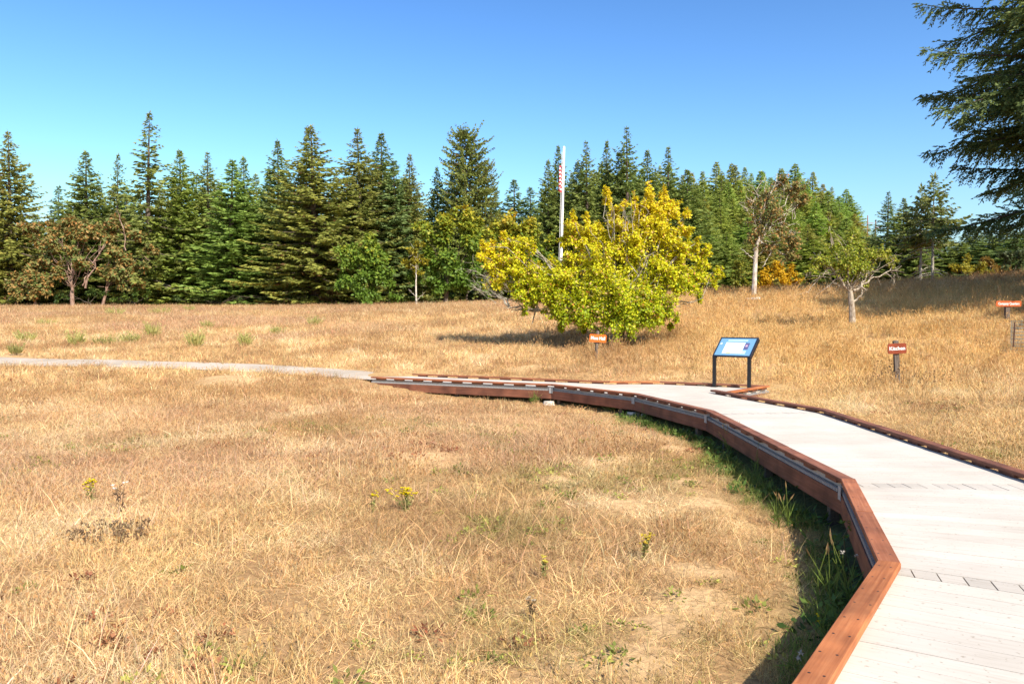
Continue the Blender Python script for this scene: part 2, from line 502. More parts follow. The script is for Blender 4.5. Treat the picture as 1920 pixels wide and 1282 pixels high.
# ------------------------------------------------------------------ boardwalk plan (deck level unless noted)
CAPZ = DECK + .076
def cap(px, py): return on_z(px, py, CAPZ)[:2]
A_, B_, C_, D_, E_, F_ = cap(1667, 1052), cap(1590, 897), cap(1331, 769), cap(1193, 737.5), cap(1037, 720), cap(698, 706)
n0 = cap(1552, 1230); d0 = (A_ - n0) / np.linalg.norm(A_ - n0)
L0 = A_ - d0 * 6.2
Q_ = cap(1337, 730.5); Cr = cap(1545, 766.5)
T_ = np.array([2.45, 19.85]); Fr = cap(775, 700.3)
def off(a, b, w):
    d = (b - a) / np.linalg.norm(b - a)
    n = np.array([d[1], -d[0]])
    return a + n * w, b + n * w
def isect(a, b, c, d):
    u = b - a; v = d - c
    k = ((c - a)[0] * v[1] - (c - a)[1] * v[0]) / (u[0] * v[1] - u[1] * v[0])
    return a + u * k
WID = 1.92
r0 = off(L0, A_, WID); Bp = cap(1920, 885)
Br = Bp + (Bp - Cr) / np.linalg.norm(Bp - Cr) * .55
dr = (A_ - B_) / np.linalg.norm(A_ - B_)
Ar = isect(r0[0], r0[1], Br, Br + dr)
L0r = r0[0]
K1 = np.array([5.95, 18.55]); K2 = np.array([3.7, 19.85]); Qp = Q_ + (Cr - Q_) / np.linalg.norm(Cr - Q_) * .55
LEFT = [L0, A_, B_, C_, D_, E_, F_]
RIGHT = [L0r, Ar, Br, Cr, Q_, T_, Fr]
def poly_in(x, y, poly):
    x = np.asarray(x); y = np.asarray(y)
    c = np.zeros(x.shape, bool)
    n = len(poly)
    for i in range(n):
        x1, y1 = poly[i][:2]; x2, y2 = poly[(i + 1) % n][:2]
        k = ((y1 > y) != (y2 > y)) & (x < (x2 - x1) * (y - y1) / (y2 - y1 + 1e-12) + x1)
        c ^= k
    return c
def seg_dist(x, y, pts):
    best = np.full(np.shape(x), 1e9)
    for a, b in zip(pts[:-1], pts[1:]):
        v = b[:2] - a[:2]; L2 = v @ v
        t = np.clip(((x - a[0]) * v[0] + (y - a[1]) * v[1]) / L2, 0, 1)
        best = np.minimum(best, np.hypot(x - a[0] - t * v[0], y - a[1] - t * v[1]))
    return best
DECK_POLY = LEFT + [Fr, T_, K2, K1, Qp, Cr, Br, Ar, L0r]

# ------------------------------------------------------------------ path plan
far_e = [gp0(x, y) for x, y in [(-260, 668), (0, 672.5), (150, 675), (300, 680), (480, 684.5), (640, 693)]]
near_e = [gp0(x, y) for x, y in [(-260, 684), (0, 687.5), (150, 688.5), (300, 692.5), (480, 698.5), (620, 708)]]
far_e = [e[:2] for e in far_e] + [Fr]; near_e = [e[:2] for e in near_e] + [F_]
far_e = np.array(far_e); near_e = np.array(near_e)
def resample(p, n):
    s = np.concatenate([[0], np.cumsum(np.linalg.norm(np.diff(p, axis=0), axis=1))])
    # smooth (Catmull) by dense linear + box filter
    q = np.linspace(0, s[-1], n)
    xy = np.stack([np.interp(q, s, p[:, 0]), np.interp(q, s, p[:, 1])], 1)
    k = 9
    pad = np.vstack([np.repeat(xy[:1], k, 0), xy, np.repeat(xy[-1:], k, 0)])
    sm = np.stack([np.convolve(pad[:, i], np.ones(2 * k + 1) / (2 * k + 1), 'valid') for i in (0, 1)], 1)
    sm[0] = xy[0]; sm[-1] = xy[-1]
    return sm
far_s = resample(far_e, 90); near_s = resample(near_e, 90)
PATH_POLY = list(near_s) + list(far_s[::-1])

# ------------------------------------------------------------------ ground mesh
def geom_line(*segs):
    out = []
    for a, b, st in segs:
        out += list(np.arange(a, b, st))
    return np.array(out)
gx = geom_line((-1500, -300, 300), (-300, -120, 30), (-120, -30, 3), (-30, -10, .8), (-10, 12, .22), (12, 34, .7), (34, 130, 3), (130, 310, 30), (310, 1501, 298))
gy = geom_line((-600, -60, 135), (-60, 0, 5), (0, 26, .24), (26, 60, .6), (60, 110, 2), (110, 200, 6), (200, 500, 50), (500, 2001, 300))
X, Y = np.meshgrid(gx, gy)
Z = gz(X, Y)
pm = poly_in(X, Y, PATH_POLY) | (seg_dist(X, Y, list(near_s)) < .3) | (seg_dist(X, Y, list(far_s)) < .3)
dm = poly_in(X, Y, DECK_POLY)
Z = np.where(dm, np.minimum(Z, DECK - .30), Z)
_ld = seg_dist(X, Y, LEFT[:6] + [E_ + (F_ - E_) * .62])
_w = np.clip(1 - _ld / 1.1, 0, 1); _w = _w * _w * (3 - 2 * _w) * np.clip((21.4 - Y) / 2, 0, 1)
Z = np.where(dm, Z, Z - .07 * _w)
GRID = (gx, gy, Z)
V = np.stack([X, Y, Z], -1).reshape(-1, 3)
nx, ny = len(gx), len(gy)
i = (np.arange(ny - 1)[:, None] * nx + np.arange(nx - 1)[None]).ravel()
Fq = np.stack([i, i + 1, i + nx + 1, i + nx], 1)
straw = np.array([.52, .335, .15]); brown = np.array([.36, .215, .10]); sand = np.array([.60, .39, .195]); green = np.array([.10, .11, .04])
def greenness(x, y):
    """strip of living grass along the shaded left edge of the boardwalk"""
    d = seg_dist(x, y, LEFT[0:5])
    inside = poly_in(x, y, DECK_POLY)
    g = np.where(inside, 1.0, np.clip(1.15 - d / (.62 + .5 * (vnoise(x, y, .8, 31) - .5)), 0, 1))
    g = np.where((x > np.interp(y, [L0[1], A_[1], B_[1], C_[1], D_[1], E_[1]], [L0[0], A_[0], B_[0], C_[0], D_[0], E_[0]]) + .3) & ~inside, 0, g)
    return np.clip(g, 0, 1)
n_a = fbm(V[:, 0], V[:, 1], 5.0, 2); n_b = fbm(V[:, 0], V[:, 1], .9, 9)
k = np.clip((n_a * .6 + n_b * .4 - .38) * 3.0, 0, 1)[:, None]
C = brown * (1 - k) + straw * k
dmk = dirt(V[:, 0], V[:, 1])[:, None]
C = C * (1 - dmk) + sand * dmk
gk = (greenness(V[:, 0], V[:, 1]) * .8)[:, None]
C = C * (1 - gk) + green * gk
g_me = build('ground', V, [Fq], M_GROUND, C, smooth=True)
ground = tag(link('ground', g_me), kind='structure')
def gzm(x, y):
    """height of the built ground sheet (bilinear)"""
    x = np.asarray(x, float); y = np.asarray(y, float)
    ix = np.clip(np.searchsorted(gx, x) - 1, 0, nx - 2); iy = np.clip(np.searchsorted(gy, y) - 1, 0, ny - 2)
    fx = (x - gx[ix]) / (gx[ix + 1] - gx[ix]); fy = (y - gy[iy]) / (gy[iy + 1] - gy[iy])
    return (Z[iy, ix] * (1 - fx) + Z[iy, ix + 1] * fx) * (1 - fy) + (Z[iy + 1, ix] * (1 - fx) + Z[iy + 1, ix + 1] * fx) * fy
def gzs(x, y): return float(gzm(np.array([x]), np.array([y]))[0])

# path sheet
m = 9
V = []
for k in range(90):
    for j in range(m):
        f = j / (m - 1)
        p = near_s[k] * (1 - f) + far_s[k] * f
        V.append((p[0], p[1], 0))
V = np.array(V)
V[:, 2] = gzm(V[:, 0], V[:, 1]) + .022
endk = np.clip((np.arange(90) - 82) / 7, 0, 1).repeat(m)
V[:, 2] = V[:, 2] * (1 - endk) + (DECK - .006) * endk
i = (np.arange(89)[:, None] * m + np.arange(m - 1)[None]).ravel()
me = build('path', V, [np.stack([i, i + 1, i + m + 1, i + m], 1)], M_PATH, smooth=True)
tag(link('path', me), kind='structure')

# ------------------------------------------------------------------ boardwalk
BW = empty('boardwalk', (4.0, 10.0, 0.0), 'raised boardwalk of pale concrete planks edged with low red wooden curbs', 'boardwalk')
BWL = Vector((4.0, 10.0, 0.0))
def local_board(name, pb, pt, mat, parent, origin, ax, poff, kind=None):
    """prism given in world corners, stored in a frame whose local x runs along ax"""
    a = Vector((ax[0], ax[1], 0)).normalized()
    R = Matrix(((a.x, -a.y, 0), (a.y, a.x, 0), (0, 0, 1)))
    Ri = R.transposed(); o = Vector(origin)
    f = lambda p: tuple(Ri @ (Vector(p) - o))
    mb = MB()
    mb.prism([f(p) for p in pb], [f(p) for p in pt])
    ob = link(name, mb.mesh(name, mat), parent, o - poff)
    ob.rotation_euler = (0, 0, math.atan2(a.y, a.x))
    if kind: ob['kind'] = kind
    return ob
def at(p, z): return (float(p[0]), float(p[1]), z)
PT = .045                                    # plank thickness
def plank(q, tint=1.0, name='plank'):
    c = sum(np.asarray(k) for k in q) / 4
    ax = np.asarray(q[1]) - np.asarray(q[0])
    dz = random.uniform(-.0012, .0012)
    o = local_board(name, [at(k, DECK - PT) for k in q], [at(k, DECK + dz) for k in q], M_PLANK, BW, (c[0], c[1], DECK), ax, BWL)
    o.color = (tint, tint, tint * .995, 1)
    return o
random.seed(4)
def planks(la, lb, ra, rb, width=.205, gap=.0045):
    Lm = (np.linalg.norm(lb - la) + np.linalg.norm(rb - ra)) / 2
    n = max(1, round(Lm / width))
    for k in range(n):
        g = gap / Lm / 2
        t0, t1 = k / n + g, (k + 1) / n - g
        q = [la + (lb - la) * t0, ra + (rb - ra) * t0, ra + (rb - ra) * t1, la + (lb - la) * t1]
        plank(q, random.uniform(.97, 1.02))
def wedge(lv, lv2, ra, rb, name='wedge_block', bl=.145):
    """fan of short blocks between two plank fields, narrow at the left vertex"""
    Lw = np.linalg.norm(ra - lv)
    n = int(Lw / bl)
    for k in range(n):
        t0 = (k + .03) / n; t1 = (k + .97) / n
        a0, a1 = lv + (ra - lv) * t0, lv + (ra - lv) * t1
        b0, b1 = lv2 + (rb - lv2) * t0, lv2 + (rb - lv2) * t1
        m0 = .03
        q = [a0 + (b0 - a0) * m0, a1 + (b1 - a1) * m0, b1 - (b1 - a1) * m0, b0 - (b0 - a0) * m0]
        plank(q, random.uniform(.84, .97), name)
def along(a, b, s): return a + (b - a) / np.linalg.norm(b - a) * s
ow = .03
wA = along(Ar, Br, .24); wB = along(Br, Cr, .34); wC = along(Cr, Q_, .26)
planks(L0, A_, L0r, Ar)
vA, vB, vC = along(A_, B_, .17), along(B_, C_, .17), along(C_, D_, .17)
wedge(A_, vA, Ar, wA); planks(vA, B_, wA, Br)
wedge(B_, vB, Br, wB); planks(vB, C_, wB, Cr)
wedge(C_, vC, Cr, wC); planks(vC, D_, wC, Q_)
planks(D_, E_, Q_, T_)
planks(E_, F_, T_, Fr)
planks(Qp, T_, K1, K2)

# curb rails: boards on spacer blocks
CW = .135
block_me = None
def rail(pts, closed_ends=(False, False), side=1, maxlen=2.6, beam=True, woods=None):
    """pts: cap centre line.  side=+1: outside is to the left of travel"""
    global block_me
    pts = [np.asarray(p, float) for p in pts]
    n = len(pts)
    dirs = [(pts[k + 1] - pts[k]) / np.linalg.norm(pts[k + 1] - pts[k]) for k in range(n - 1)]
    nor = [np.array([-d[1], d[0]]) * side for d in dirs]      # outward
    def mit(k):
        if k == 0: return nor[0]
        if k == n - 1: return nor[-1]
        m_ = nor[k - 1] + nor[k]; m_ /= np.linalg.norm(m_)
        return m_ / max(.5, m_ @ nor[k])
    MIT = [mit(k) for k in range(n)]
    for k in range(n - 1):
        wm_ = (woods or [M_REDWOOD] * n)[k]
        a, b = pts[k], pts[k + 1]; Ls = np.linalg.norm(b - a); d = dirs[k]
        nb = max(1, math.ceil(Ls / maxlen))
        for j in range(nb):
            f0, f1 = j / nb, (j + 1) / nb
            m0 = MIT[k] if j == 0 else nor[k]; m1 = MIT[k + 1] if j == nb - 1 else nor[k]
            p0 = a + d * Ls * f0 + d * .0015; p1 = a + d * Ls * f1 - d * .0015
            q = [p0 - m0 * CW / 2, p1 - m1 * CW / 2, p1 + m1 * CW / 2, p0 + m0 * CW / 2]
            ch = .006
            c = (p0 + p1) / 2
            z0, z1 = DECK + .040, CAPZ + random.uniform(-.002, .003)
            o = (c[0], c[1], z0)
            aa = Vector((d[0], d[1], 0)); R = Matrix(((aa.x, -aa.y, 0), (aa.y, aa.x, 0), (0, 0, 1))).transposed()
            f = lambda p, z: tuple(R @ (Vector((p[0], p[1], z)) - Vector(o)))
            qi = [p0 - m0 * (CW / 2 - ch), p1 - m1 * (CW / 2 - ch), p1 + m1 * (CW / 2 - ch), p0 + m0 * (CW / 2 - ch)]
            mb = MB()
            VV = [f(p, z0) for p in q] + [f(p, z1 - ch) for p in q] + [f(p, z1) for p in qi]
            fc = [(3, 2, 1, 0), (8, 9, 10, 11)]
            for e in range(4):
                e2 = (e + 1) % 4
                fc += [(e, e2, 4 + e2, 4 + e), (4 + e, 4 + e2, 8 + e2, 8 + e)]
            if side < 0: fc = fc
            mb.add(VV, fc)
            ro = link('curb_board', mb.mesh('curb_board', wm_), BW, Vector(o) - BWL)
            ro.rotation_euler = (0, 0, math.atan2(d[1], d[0]))
            hw = MB()
            Lc = np.linalg.norm(p1 - p0)
            for s in range(max(1, round(Lc / .57)) * 2):
                xx = -Lc / 2 + (s + .5) * Lc / (max(1, round(Lc / .57)) * 2)
                for yy in (-.035, .035):
                    yy += random.uniform(-.008, .008)
                    an = np.arange(6) * math.pi / 3
                    zt = z1 - z0 + .0006
                    hw.add([(xx + .0075 * math.cos(q), yy + .0075 * math.sin(q), zt) for q in an] + [(xx, yy, zt + .0006)], None, [(q, (q + 1) % 6, 6) for q in range(6)])
            hw.obj('screw_heads', M_SCREW, ro, kind='stuff')
            # spacer blocks under this board
            nbk = max(1, round(np.linalg.norm(p1 - p0) / .57))
            if block_me is None:
                bm = MB(); bm.box(-.14, .14, -.045, .045, 0, .0395)
                block_me = bm.mesh('spacer_block', M_REDWOOD)
            Lb = np.linalg.norm(p1 - p0)
            for s in range(nbk):
                x = -Lb / 2 + (s + .5) * Lb / nbk
                bo = bpy.data.objects.new('spacer_block', block_me)
                bo.parent = ro; bo.location = (x, 0, -.0397); COL.objects.link(bo)
        if beam:
            e = .012
            # grey ribbed edge of the metal deck
            mb = MB()
            z1, z0 = DECK - PT - .001, DECK - PT - .035
            cnt = int(Ls / .042)
            for s in range(cnt):
                t = (s + .25) / cnt * Ls
                c0 = a + d * t + nor[k] * (CW / 2 - .066)
                c1 = c0 + d * (.5 * Ls / cnt)
                q = [c0, c1, c1 + nor[k] * .05, c0 + nor[k] * .05]
                mb.prism([at(p, z0) for p in q], [at(p, z1) for p in q], (1, 1, 1))
            eo = mb.obj('deck_edge_ribs', M_METAL, BW, None, kind='stuff')
            eo.location = -BWL
            # fascia beam
            nb = max(1, math.ceil(Ls / 4.0))
            for j in range(nb):
                m0 = MIT[k] if j == 0 else nor[k]; m1 = MIT[k + 1] if j == nb - 1 else nor[k]
                p0 = a + d * Ls * j / nb + d * .002; p1 = a + d * Ls * (j + 1) / nb - d * .002
                i0, o0 = CW / 2 - .045, CW / 2 - .005
                q = [p0 + m0 * i0, p1 + m1 * i0, p1 + m1 * o0, p0 + m0 * o0]
                c = (p0 + p1) / 2
                zz1 = DECK - PT - .036
                local_board('fascia_beam', [at(p, zz1 - .19) for p in q], [at(p, zz1) for p in q], M_REDWOOD, BW, (c[0], c[1], zz1), d, BWL)
            # posts under the beam
            for s in np.arange(.5, Ls, 2.2):
                c = a + d * s + nor[k] * (CW / 2 - .12)
                mb = MB(); mb.box(-.045, .045, -.045, .045, -.55, 0)
                po = mb.obj('support_post', M_POST, BW, Vector((c[0], c[1], DECK - PT - .04)) - BWL)
                po.rotation_euler = (0, 0, math.atan2(d[1], d[0]))
    if beam:
        for k in range(1, n - 1):
            p = pts[k] + MIT[k] * (CW / 2 - .001)
            for q in (-1, 1):
                dd = dirs[k] if q > 0 else -dirs[k - 1]
                nn = nor[k] if q > 0 else nor[k - 1]
                p1 = p + dd * .055
                mb = MB()
                z0, z1 = DECK - PT - .09, DECK - .004
                qq = [p, p1, p1 + nn * .004, p + nn * .004]
                mb.prism([at(x, z0) for x in qq], [at(x, z1) for x in qq])
                o = mb.obj('corner_bracket', M_METAL, BW, -BWL)
inset = CW / 2
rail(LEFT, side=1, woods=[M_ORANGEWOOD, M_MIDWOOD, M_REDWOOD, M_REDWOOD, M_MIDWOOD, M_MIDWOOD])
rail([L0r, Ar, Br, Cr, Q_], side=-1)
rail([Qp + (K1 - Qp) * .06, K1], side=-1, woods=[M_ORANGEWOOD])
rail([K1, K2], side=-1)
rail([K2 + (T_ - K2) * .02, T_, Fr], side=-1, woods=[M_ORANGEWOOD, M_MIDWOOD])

# ------------------------------------------------------------------ signs
def text_mesh(s, size, mat, ext=.002, bold=.0):
    cu = bpy.data.curves.new('lettering', 'FONT')
    cu.body = s; cu.size = size; cu.align_x = 'CENTER'; cu.align_y = 'CENTER'
    cu.extrude = ext; cu.offset = bold; cu.resolution_u = 3
    ob = bpy.data.objects.new('lettering_source', cu)
    COL.objects.link(ob)
    dg = bpy.context.evaluated_depsgraph_get()
    me = bpy.data.meshes.new_from_object(ob.evaluated_get(dg))
    bpy.data.objects.remove(ob); bpy.data.curves.remove(cu)
    me.materials.clear(); me.materials.append(mat)
    me.name = 'lettering'
    return me
def rounded(w_, h_, r, n=5):
    pts = []
    for cx, cy, a0 in ((w_ / 2 - r, h_ / 2 - r, 0), (-w_ / 2 + r, h_ / 2 - r, 90), (-w_ / 2 + r, -h_ / 2 + r, 180), (w_ / 2 - r, -h_ / 2 + r, 270)):
        for k in range(n):
            a = math.radians(a0 + 90 * k / (n - 1))
            pts.append((cx + r * math.cos(a), cy + r * math.sin(a)))
    return pts
def name_sign(words_, loc, w_, h_, zc, post_w, post_top, mat, tsize, label, yaw, tilt, lean=0.0, roundtop=False):
    t = empty('place_sign', loc, label, 'sign', 'brown and orange name signs of the old fort buildings')
    t.rotation_euler = (math.radians(tilt), math.radians(lean), math.radians(yaw))
    mb = MB()
    h = post_w / 2
    if roundtop:
        a = np.arange(10) * 2 * math.pi / 10
        mb.tube([(0, 0, -.35), (0, 0, post_top * .5), (0, 0, post_top - .03), (0, 0, post_top - .006), (0, 0, post_top)], [h, h, h, h * .8, h * .3], 10)
    else:
        mb.prism([(-h, -h, -.35), (h, -h, -.35), (h, h, -.35), (-h, h, -.35)], [(-h, -h, post_top - .015), (h, -h, post_top - .015), (h, h, post_top - .015), (-h, h, post_top - .015)])
        mb.prism([(-h, -h, post_top - .0145), (h, -h, post_top - .0145), (h, h, post_top - .0145), (-h, h, post_top - .0145)],
                 [(-h * .6, -h * .6, post_top), (h * .6, -h * .6, post_top), (h * .6, h * .6, post_top), (-h * .6, h * .6, post_top)])
    mb.obj('post', M_POST_V, t)
    pts = rounded(w_, h_, min(.035, h_ * .2))
    mb = MB()
    y0, y1 = -h - .032, -h - .002
    mb.prism([(x, y0, zc + z) for x, z in pts][::-1], [(x, y1, zc + z) for x, z in pts][::-1])
    pan = mb.obj('sign_board', mat, t)
    me = text_mesh(words_, tsize, M_WHITE, .002, tsize * .022)
    lo = link('lettering', me, pan, (0, y0 - .0025, zc))
    lo.rotation_euler = (math.pi / 2, 0, 0)
    if me.vertices:
        xs = [v.co.x for v in me.vertices]
        wd = max(xs) - min(xs)
        s = min(1.0, w_ * .84 / wd)
        lo.scale = (s, 1, 1)
    return t
M_POST_V = bark_mat('weathered_sign_post', (.075, .055, .042), (.19, .15, .12), (30, 30, 4), .3)
k_base = gp(1684, 722)
kd = k_base.y
def m_px(px, d): return px / F * d
def sign_at(px, py_base, d):
    a, b = ray(px, py_base)
    return Vector((a * d, d, gzs(a * d, d)))
kb = sign_at(1683, 722, 18.2)
zk = P(1677, 653, 18.2)[2] - kb.z
name_sign('Kitchen', kb, .405, .235, zk, .10, P(1679, 638, 18.2)[2] - kb.z, M_SIGN_R, .115, 'brick red Kitchen sign on a dark wooden post right of the information panel', -6, 0, -3.2)
mb_ = sign_at(1117, 672, 24)
name_sign('Mess Hall', mb_, .52, .235, P(1121, 634, 24)[2] - mb_.z, .095, P(1121, 620, 24)[2] - mb_.z, M_SIGN_O, .135, 'bright orange Mess Hall sign in front of the big yellow tree', 8, 0, 4.0, True)
cb = sign_at(1888, 592, 27)
name_sign('Company Quarters', cb, .83, .19, P(1887, 569.5, 27)[2] - cb.z, .13, P(1887, 566, 27)[2] - cb.z, M_SIGN_V, .115, 'long low red-orange Company Quarters sign at the far right in tall grass', -2, 0, 0)

# information panel on two black legs
ip = empty('information_panel', (4.80, 19.05, DECK), 'slanted blue information panel on two black legs at the boardwalk bay', 'information sign')
e1 = Vector((.72, -.62, 0)); W_ = e1.length; e1.normalize()           # along the lower edge
e2h = Vector((-e1.y, e1.x, 0))                                         # horizontal direction it leans back
SL = .64; el = math.radians(43)
e2 = e2h * math.cos(el) + Vector((0, 0, math.sin(el)))
n_ = e1.cross(e2)
LZ = .74
M3 = Matrix.Identity(4)
for r_ in range(3):
    M3[r_][0] = e1[r_]; M3[r_][1] = e2[r_]; M3[r_][2] = n_[r_]
M3.translation = Vector((0, 0, LZ))
def ipart(name, x0, x1, y0, y1, z0, z1, mat, parent):
    mb = MB(); mb.box(x0, x1, y0, y1, z0, z1)
    o = mb.obj(name, mat, parent)
    o.matrix_local = M3 if parent is ip else Matrix.Identity(4)
    return o
panel = ipart('panel', .03, W_ - .03, .03, SL - .03, -.012, .006, M_BLUE, ip)
for (a, b, c, d) in ((0, W_, 0, .03), (0, W_, SL - .03, SL), (0, .03, .0305, SL - .0305), (W_ - .03, W_, .0305, SL - .0305)):
    ipart('frame_bar', a, b, c, d, -.02, .014, M_NAVY, ip)
ipart('map_print', .20, .68, .10, .47, .006, .0075, M_WHITE, panel)
ipart('yellow_print', .30, .42, .09, .15, .0075, .009, M_YPRINT, panel)
ipart('title_print', .22, .72, .515, .56, .006, .0075, M_LBLUE, panel)
ipart('portrait_print', .69, .80, .24, .46, .006, .0075, M_DPRINT, panel)
ipart('portrait_print', .715, .765, .33, .39, .0075, .009, M_PPRINT, panel)
ipart('portrait_print', .68, .78, .09, .20, .006, .0075, M_LBLUE, panel)
ipart('emblem_print', .06, .10, .40, .45, .006, .0075, M_WHITE, panel)
for x in (.0, W_ - .075):
    mb = MB()
    base = e1 * x
    q = [base, base + e1 * .075, base + e1 * .075 + e2h * .06, base + e2h * .06]
    mb.prism([(p.x, p.y, 0.0) for p in q], [(p.x, p.y, LZ - .018 + (.055 if i_ > 1 else 0)) for i_, p in enumerate(q)])
    mb.obj('leg', M_BLACK, ip)
    mb = MB()
    mb.box(x, x + .075, .0, SL - .0, -.085, -.021)
    o = mb.obj('support_arm', M_BLACK, ip); o.matrix_local = M3
    mb = MB(); q = [base - e1 * .03 - e2h * .03, base + e1 * .105 - e2h * .03, base + e1 * .105 + e2h * .09, base - e1 * .03 + e2h * .09]
    mb.prism([(p.x, p.y, .0015) for p in q], [(p.x, p.y, .012) for p in q])
    mb.obj('base_plate', M_BLACK, ip)

# flagpole behind the big tree, with a limp flag
fpb = sign_at(1049, 600, 36)
ft = P(1057.5, 277, 36)
fp = empty('flagpole', fpb, 'tall white flagpole standing behind the big yellow tree', 'flagpole')
mb = MB()
ln = np.array([ft[0] - fpb.x, 0, ft[2] - fpb.z])
mb.tube([(0, 0, -.3), tuple(ln * .35), tuple(ln * .7), tuple(ln)], [.070, .064, .057, .05], 12)
mb.obj('pole', M_WHITEP, fp, smooth=True)
mb = MB(); mb.tube([ln + (0, 0, .001), ln + (0, 0, .03), ln + (0, 0, .06)], [.058, .062, .025], 10)
mb.obj('pole_cap', M_WHITEP, fp)
mb = MB(); s = ln * .985
mb.tube([s * .99 + (-.09, -.05, 0), ln * .5 + (-.10, -.06, 0), ln * .14 + (-.105, -.06, 0)], [.008] * 3, 5)
mb.obj('halyard', M_FLAGW, fp)
# flag: a limp cloth folded against the pole
ftop = P(1052.5, 312, 36)
fl = empty('flag', (ftop[0], 35.92, ftop[2]), 'limp red and white striped flag hanging against the white pole', 'flag')
HF = 1.10
nu, nv = 26, 14
def flag_pt(u, v):
    amp = .05 + .06 * v
    x = -.02 - .09 * (1 - abs(2 * ((u * 3.5) % 1) - 1)) * (.5 + .5 * v) - .03 * math.sin(u * 9)
    y = -.06 * math.sin(u * 12 + 2 * v) - .05
    z = -HF * v - .25 * u * (.3 + v * .4)
    return (x, y, z)
for nm, mat, rows in (('canton', M_FLAGB, None), ('red_stripe', M_FLAGR, 0), ('white_stripe', M_FLAGW, 1)):
    if rows is None:
        us = np.linspace(.62, .9, 8); mb = MB()
        g = np.array([[flag_pt(u, v) for v in np.linspace(0, .5, 8)] for u in us]); g[..., 1] += .03
        idx = [(a * 8 + b, a * 8 + b + 1, (a + 1) * 8 + b + 1, (a + 1) * 8 + b) for a in range(7) for b in range(7)]
        mb.add(g.reshape(-1, 3), idx); mb.obj(nm, mat, fl, smooth=True)
    else:
        for k in range(7 if rows == 0 else 6):
            v0, v1 = (2 * k + rows) / 13, (2 * k + rows + 1) / 13
            us = np.linspace(0, .6, 22)
            g = np.array([[flag_pt(u, v) for v in (v0, v1)] for u in us])
            mb = MB(); mb.add(g.reshape(-1, 3), [(a * 2, a * 2 + 1, a * 2 + 3, a * 2 + 2) for a in range(21)])
            mb.obj(nm, mat, fl, smooth=True)

# wire tree guard at the right edge
cg = sign_at(1921, 655, 24)
ct = empty('wire_tree_guard', cg, 'round wire mesh tree guard with a rusty post at the right edge', 'tree guard')
mb = MB()
HC = .92; RC = .36
for k in range(9):
    z = .04 + k * (HC - .05) / 8
    a = np.linspace(0, 2 * math.pi, 25)
    mb.tube(np.stack([RC * np.cos(a), RC * np.sin(a), np.full(25, z)], 1), .006, 4, cap=False)
for k in range(26):
    a = k * 2 * math.pi / 26
    mb.tube([(RC * math.cos(a), RC * math.sin(a), 0), (RC * math.cos(a), RC * math.sin(a), HC)], .005, 4)
mb.obj('wire_mesh', M_WIRE, ct, kind='stuff')
for a in (math.pi * 1.08, .3):
    mb = MB(); mb.tube([((RC + .02) * math.cos(a) - .05, (RC + .02) * math.sin(a), -.3), ((RC + .02) * math.cos(a), (RC + .02) * math.sin(a), HC - .05)], .018, 6)
    mb.obj('post', M_RUST, ct)

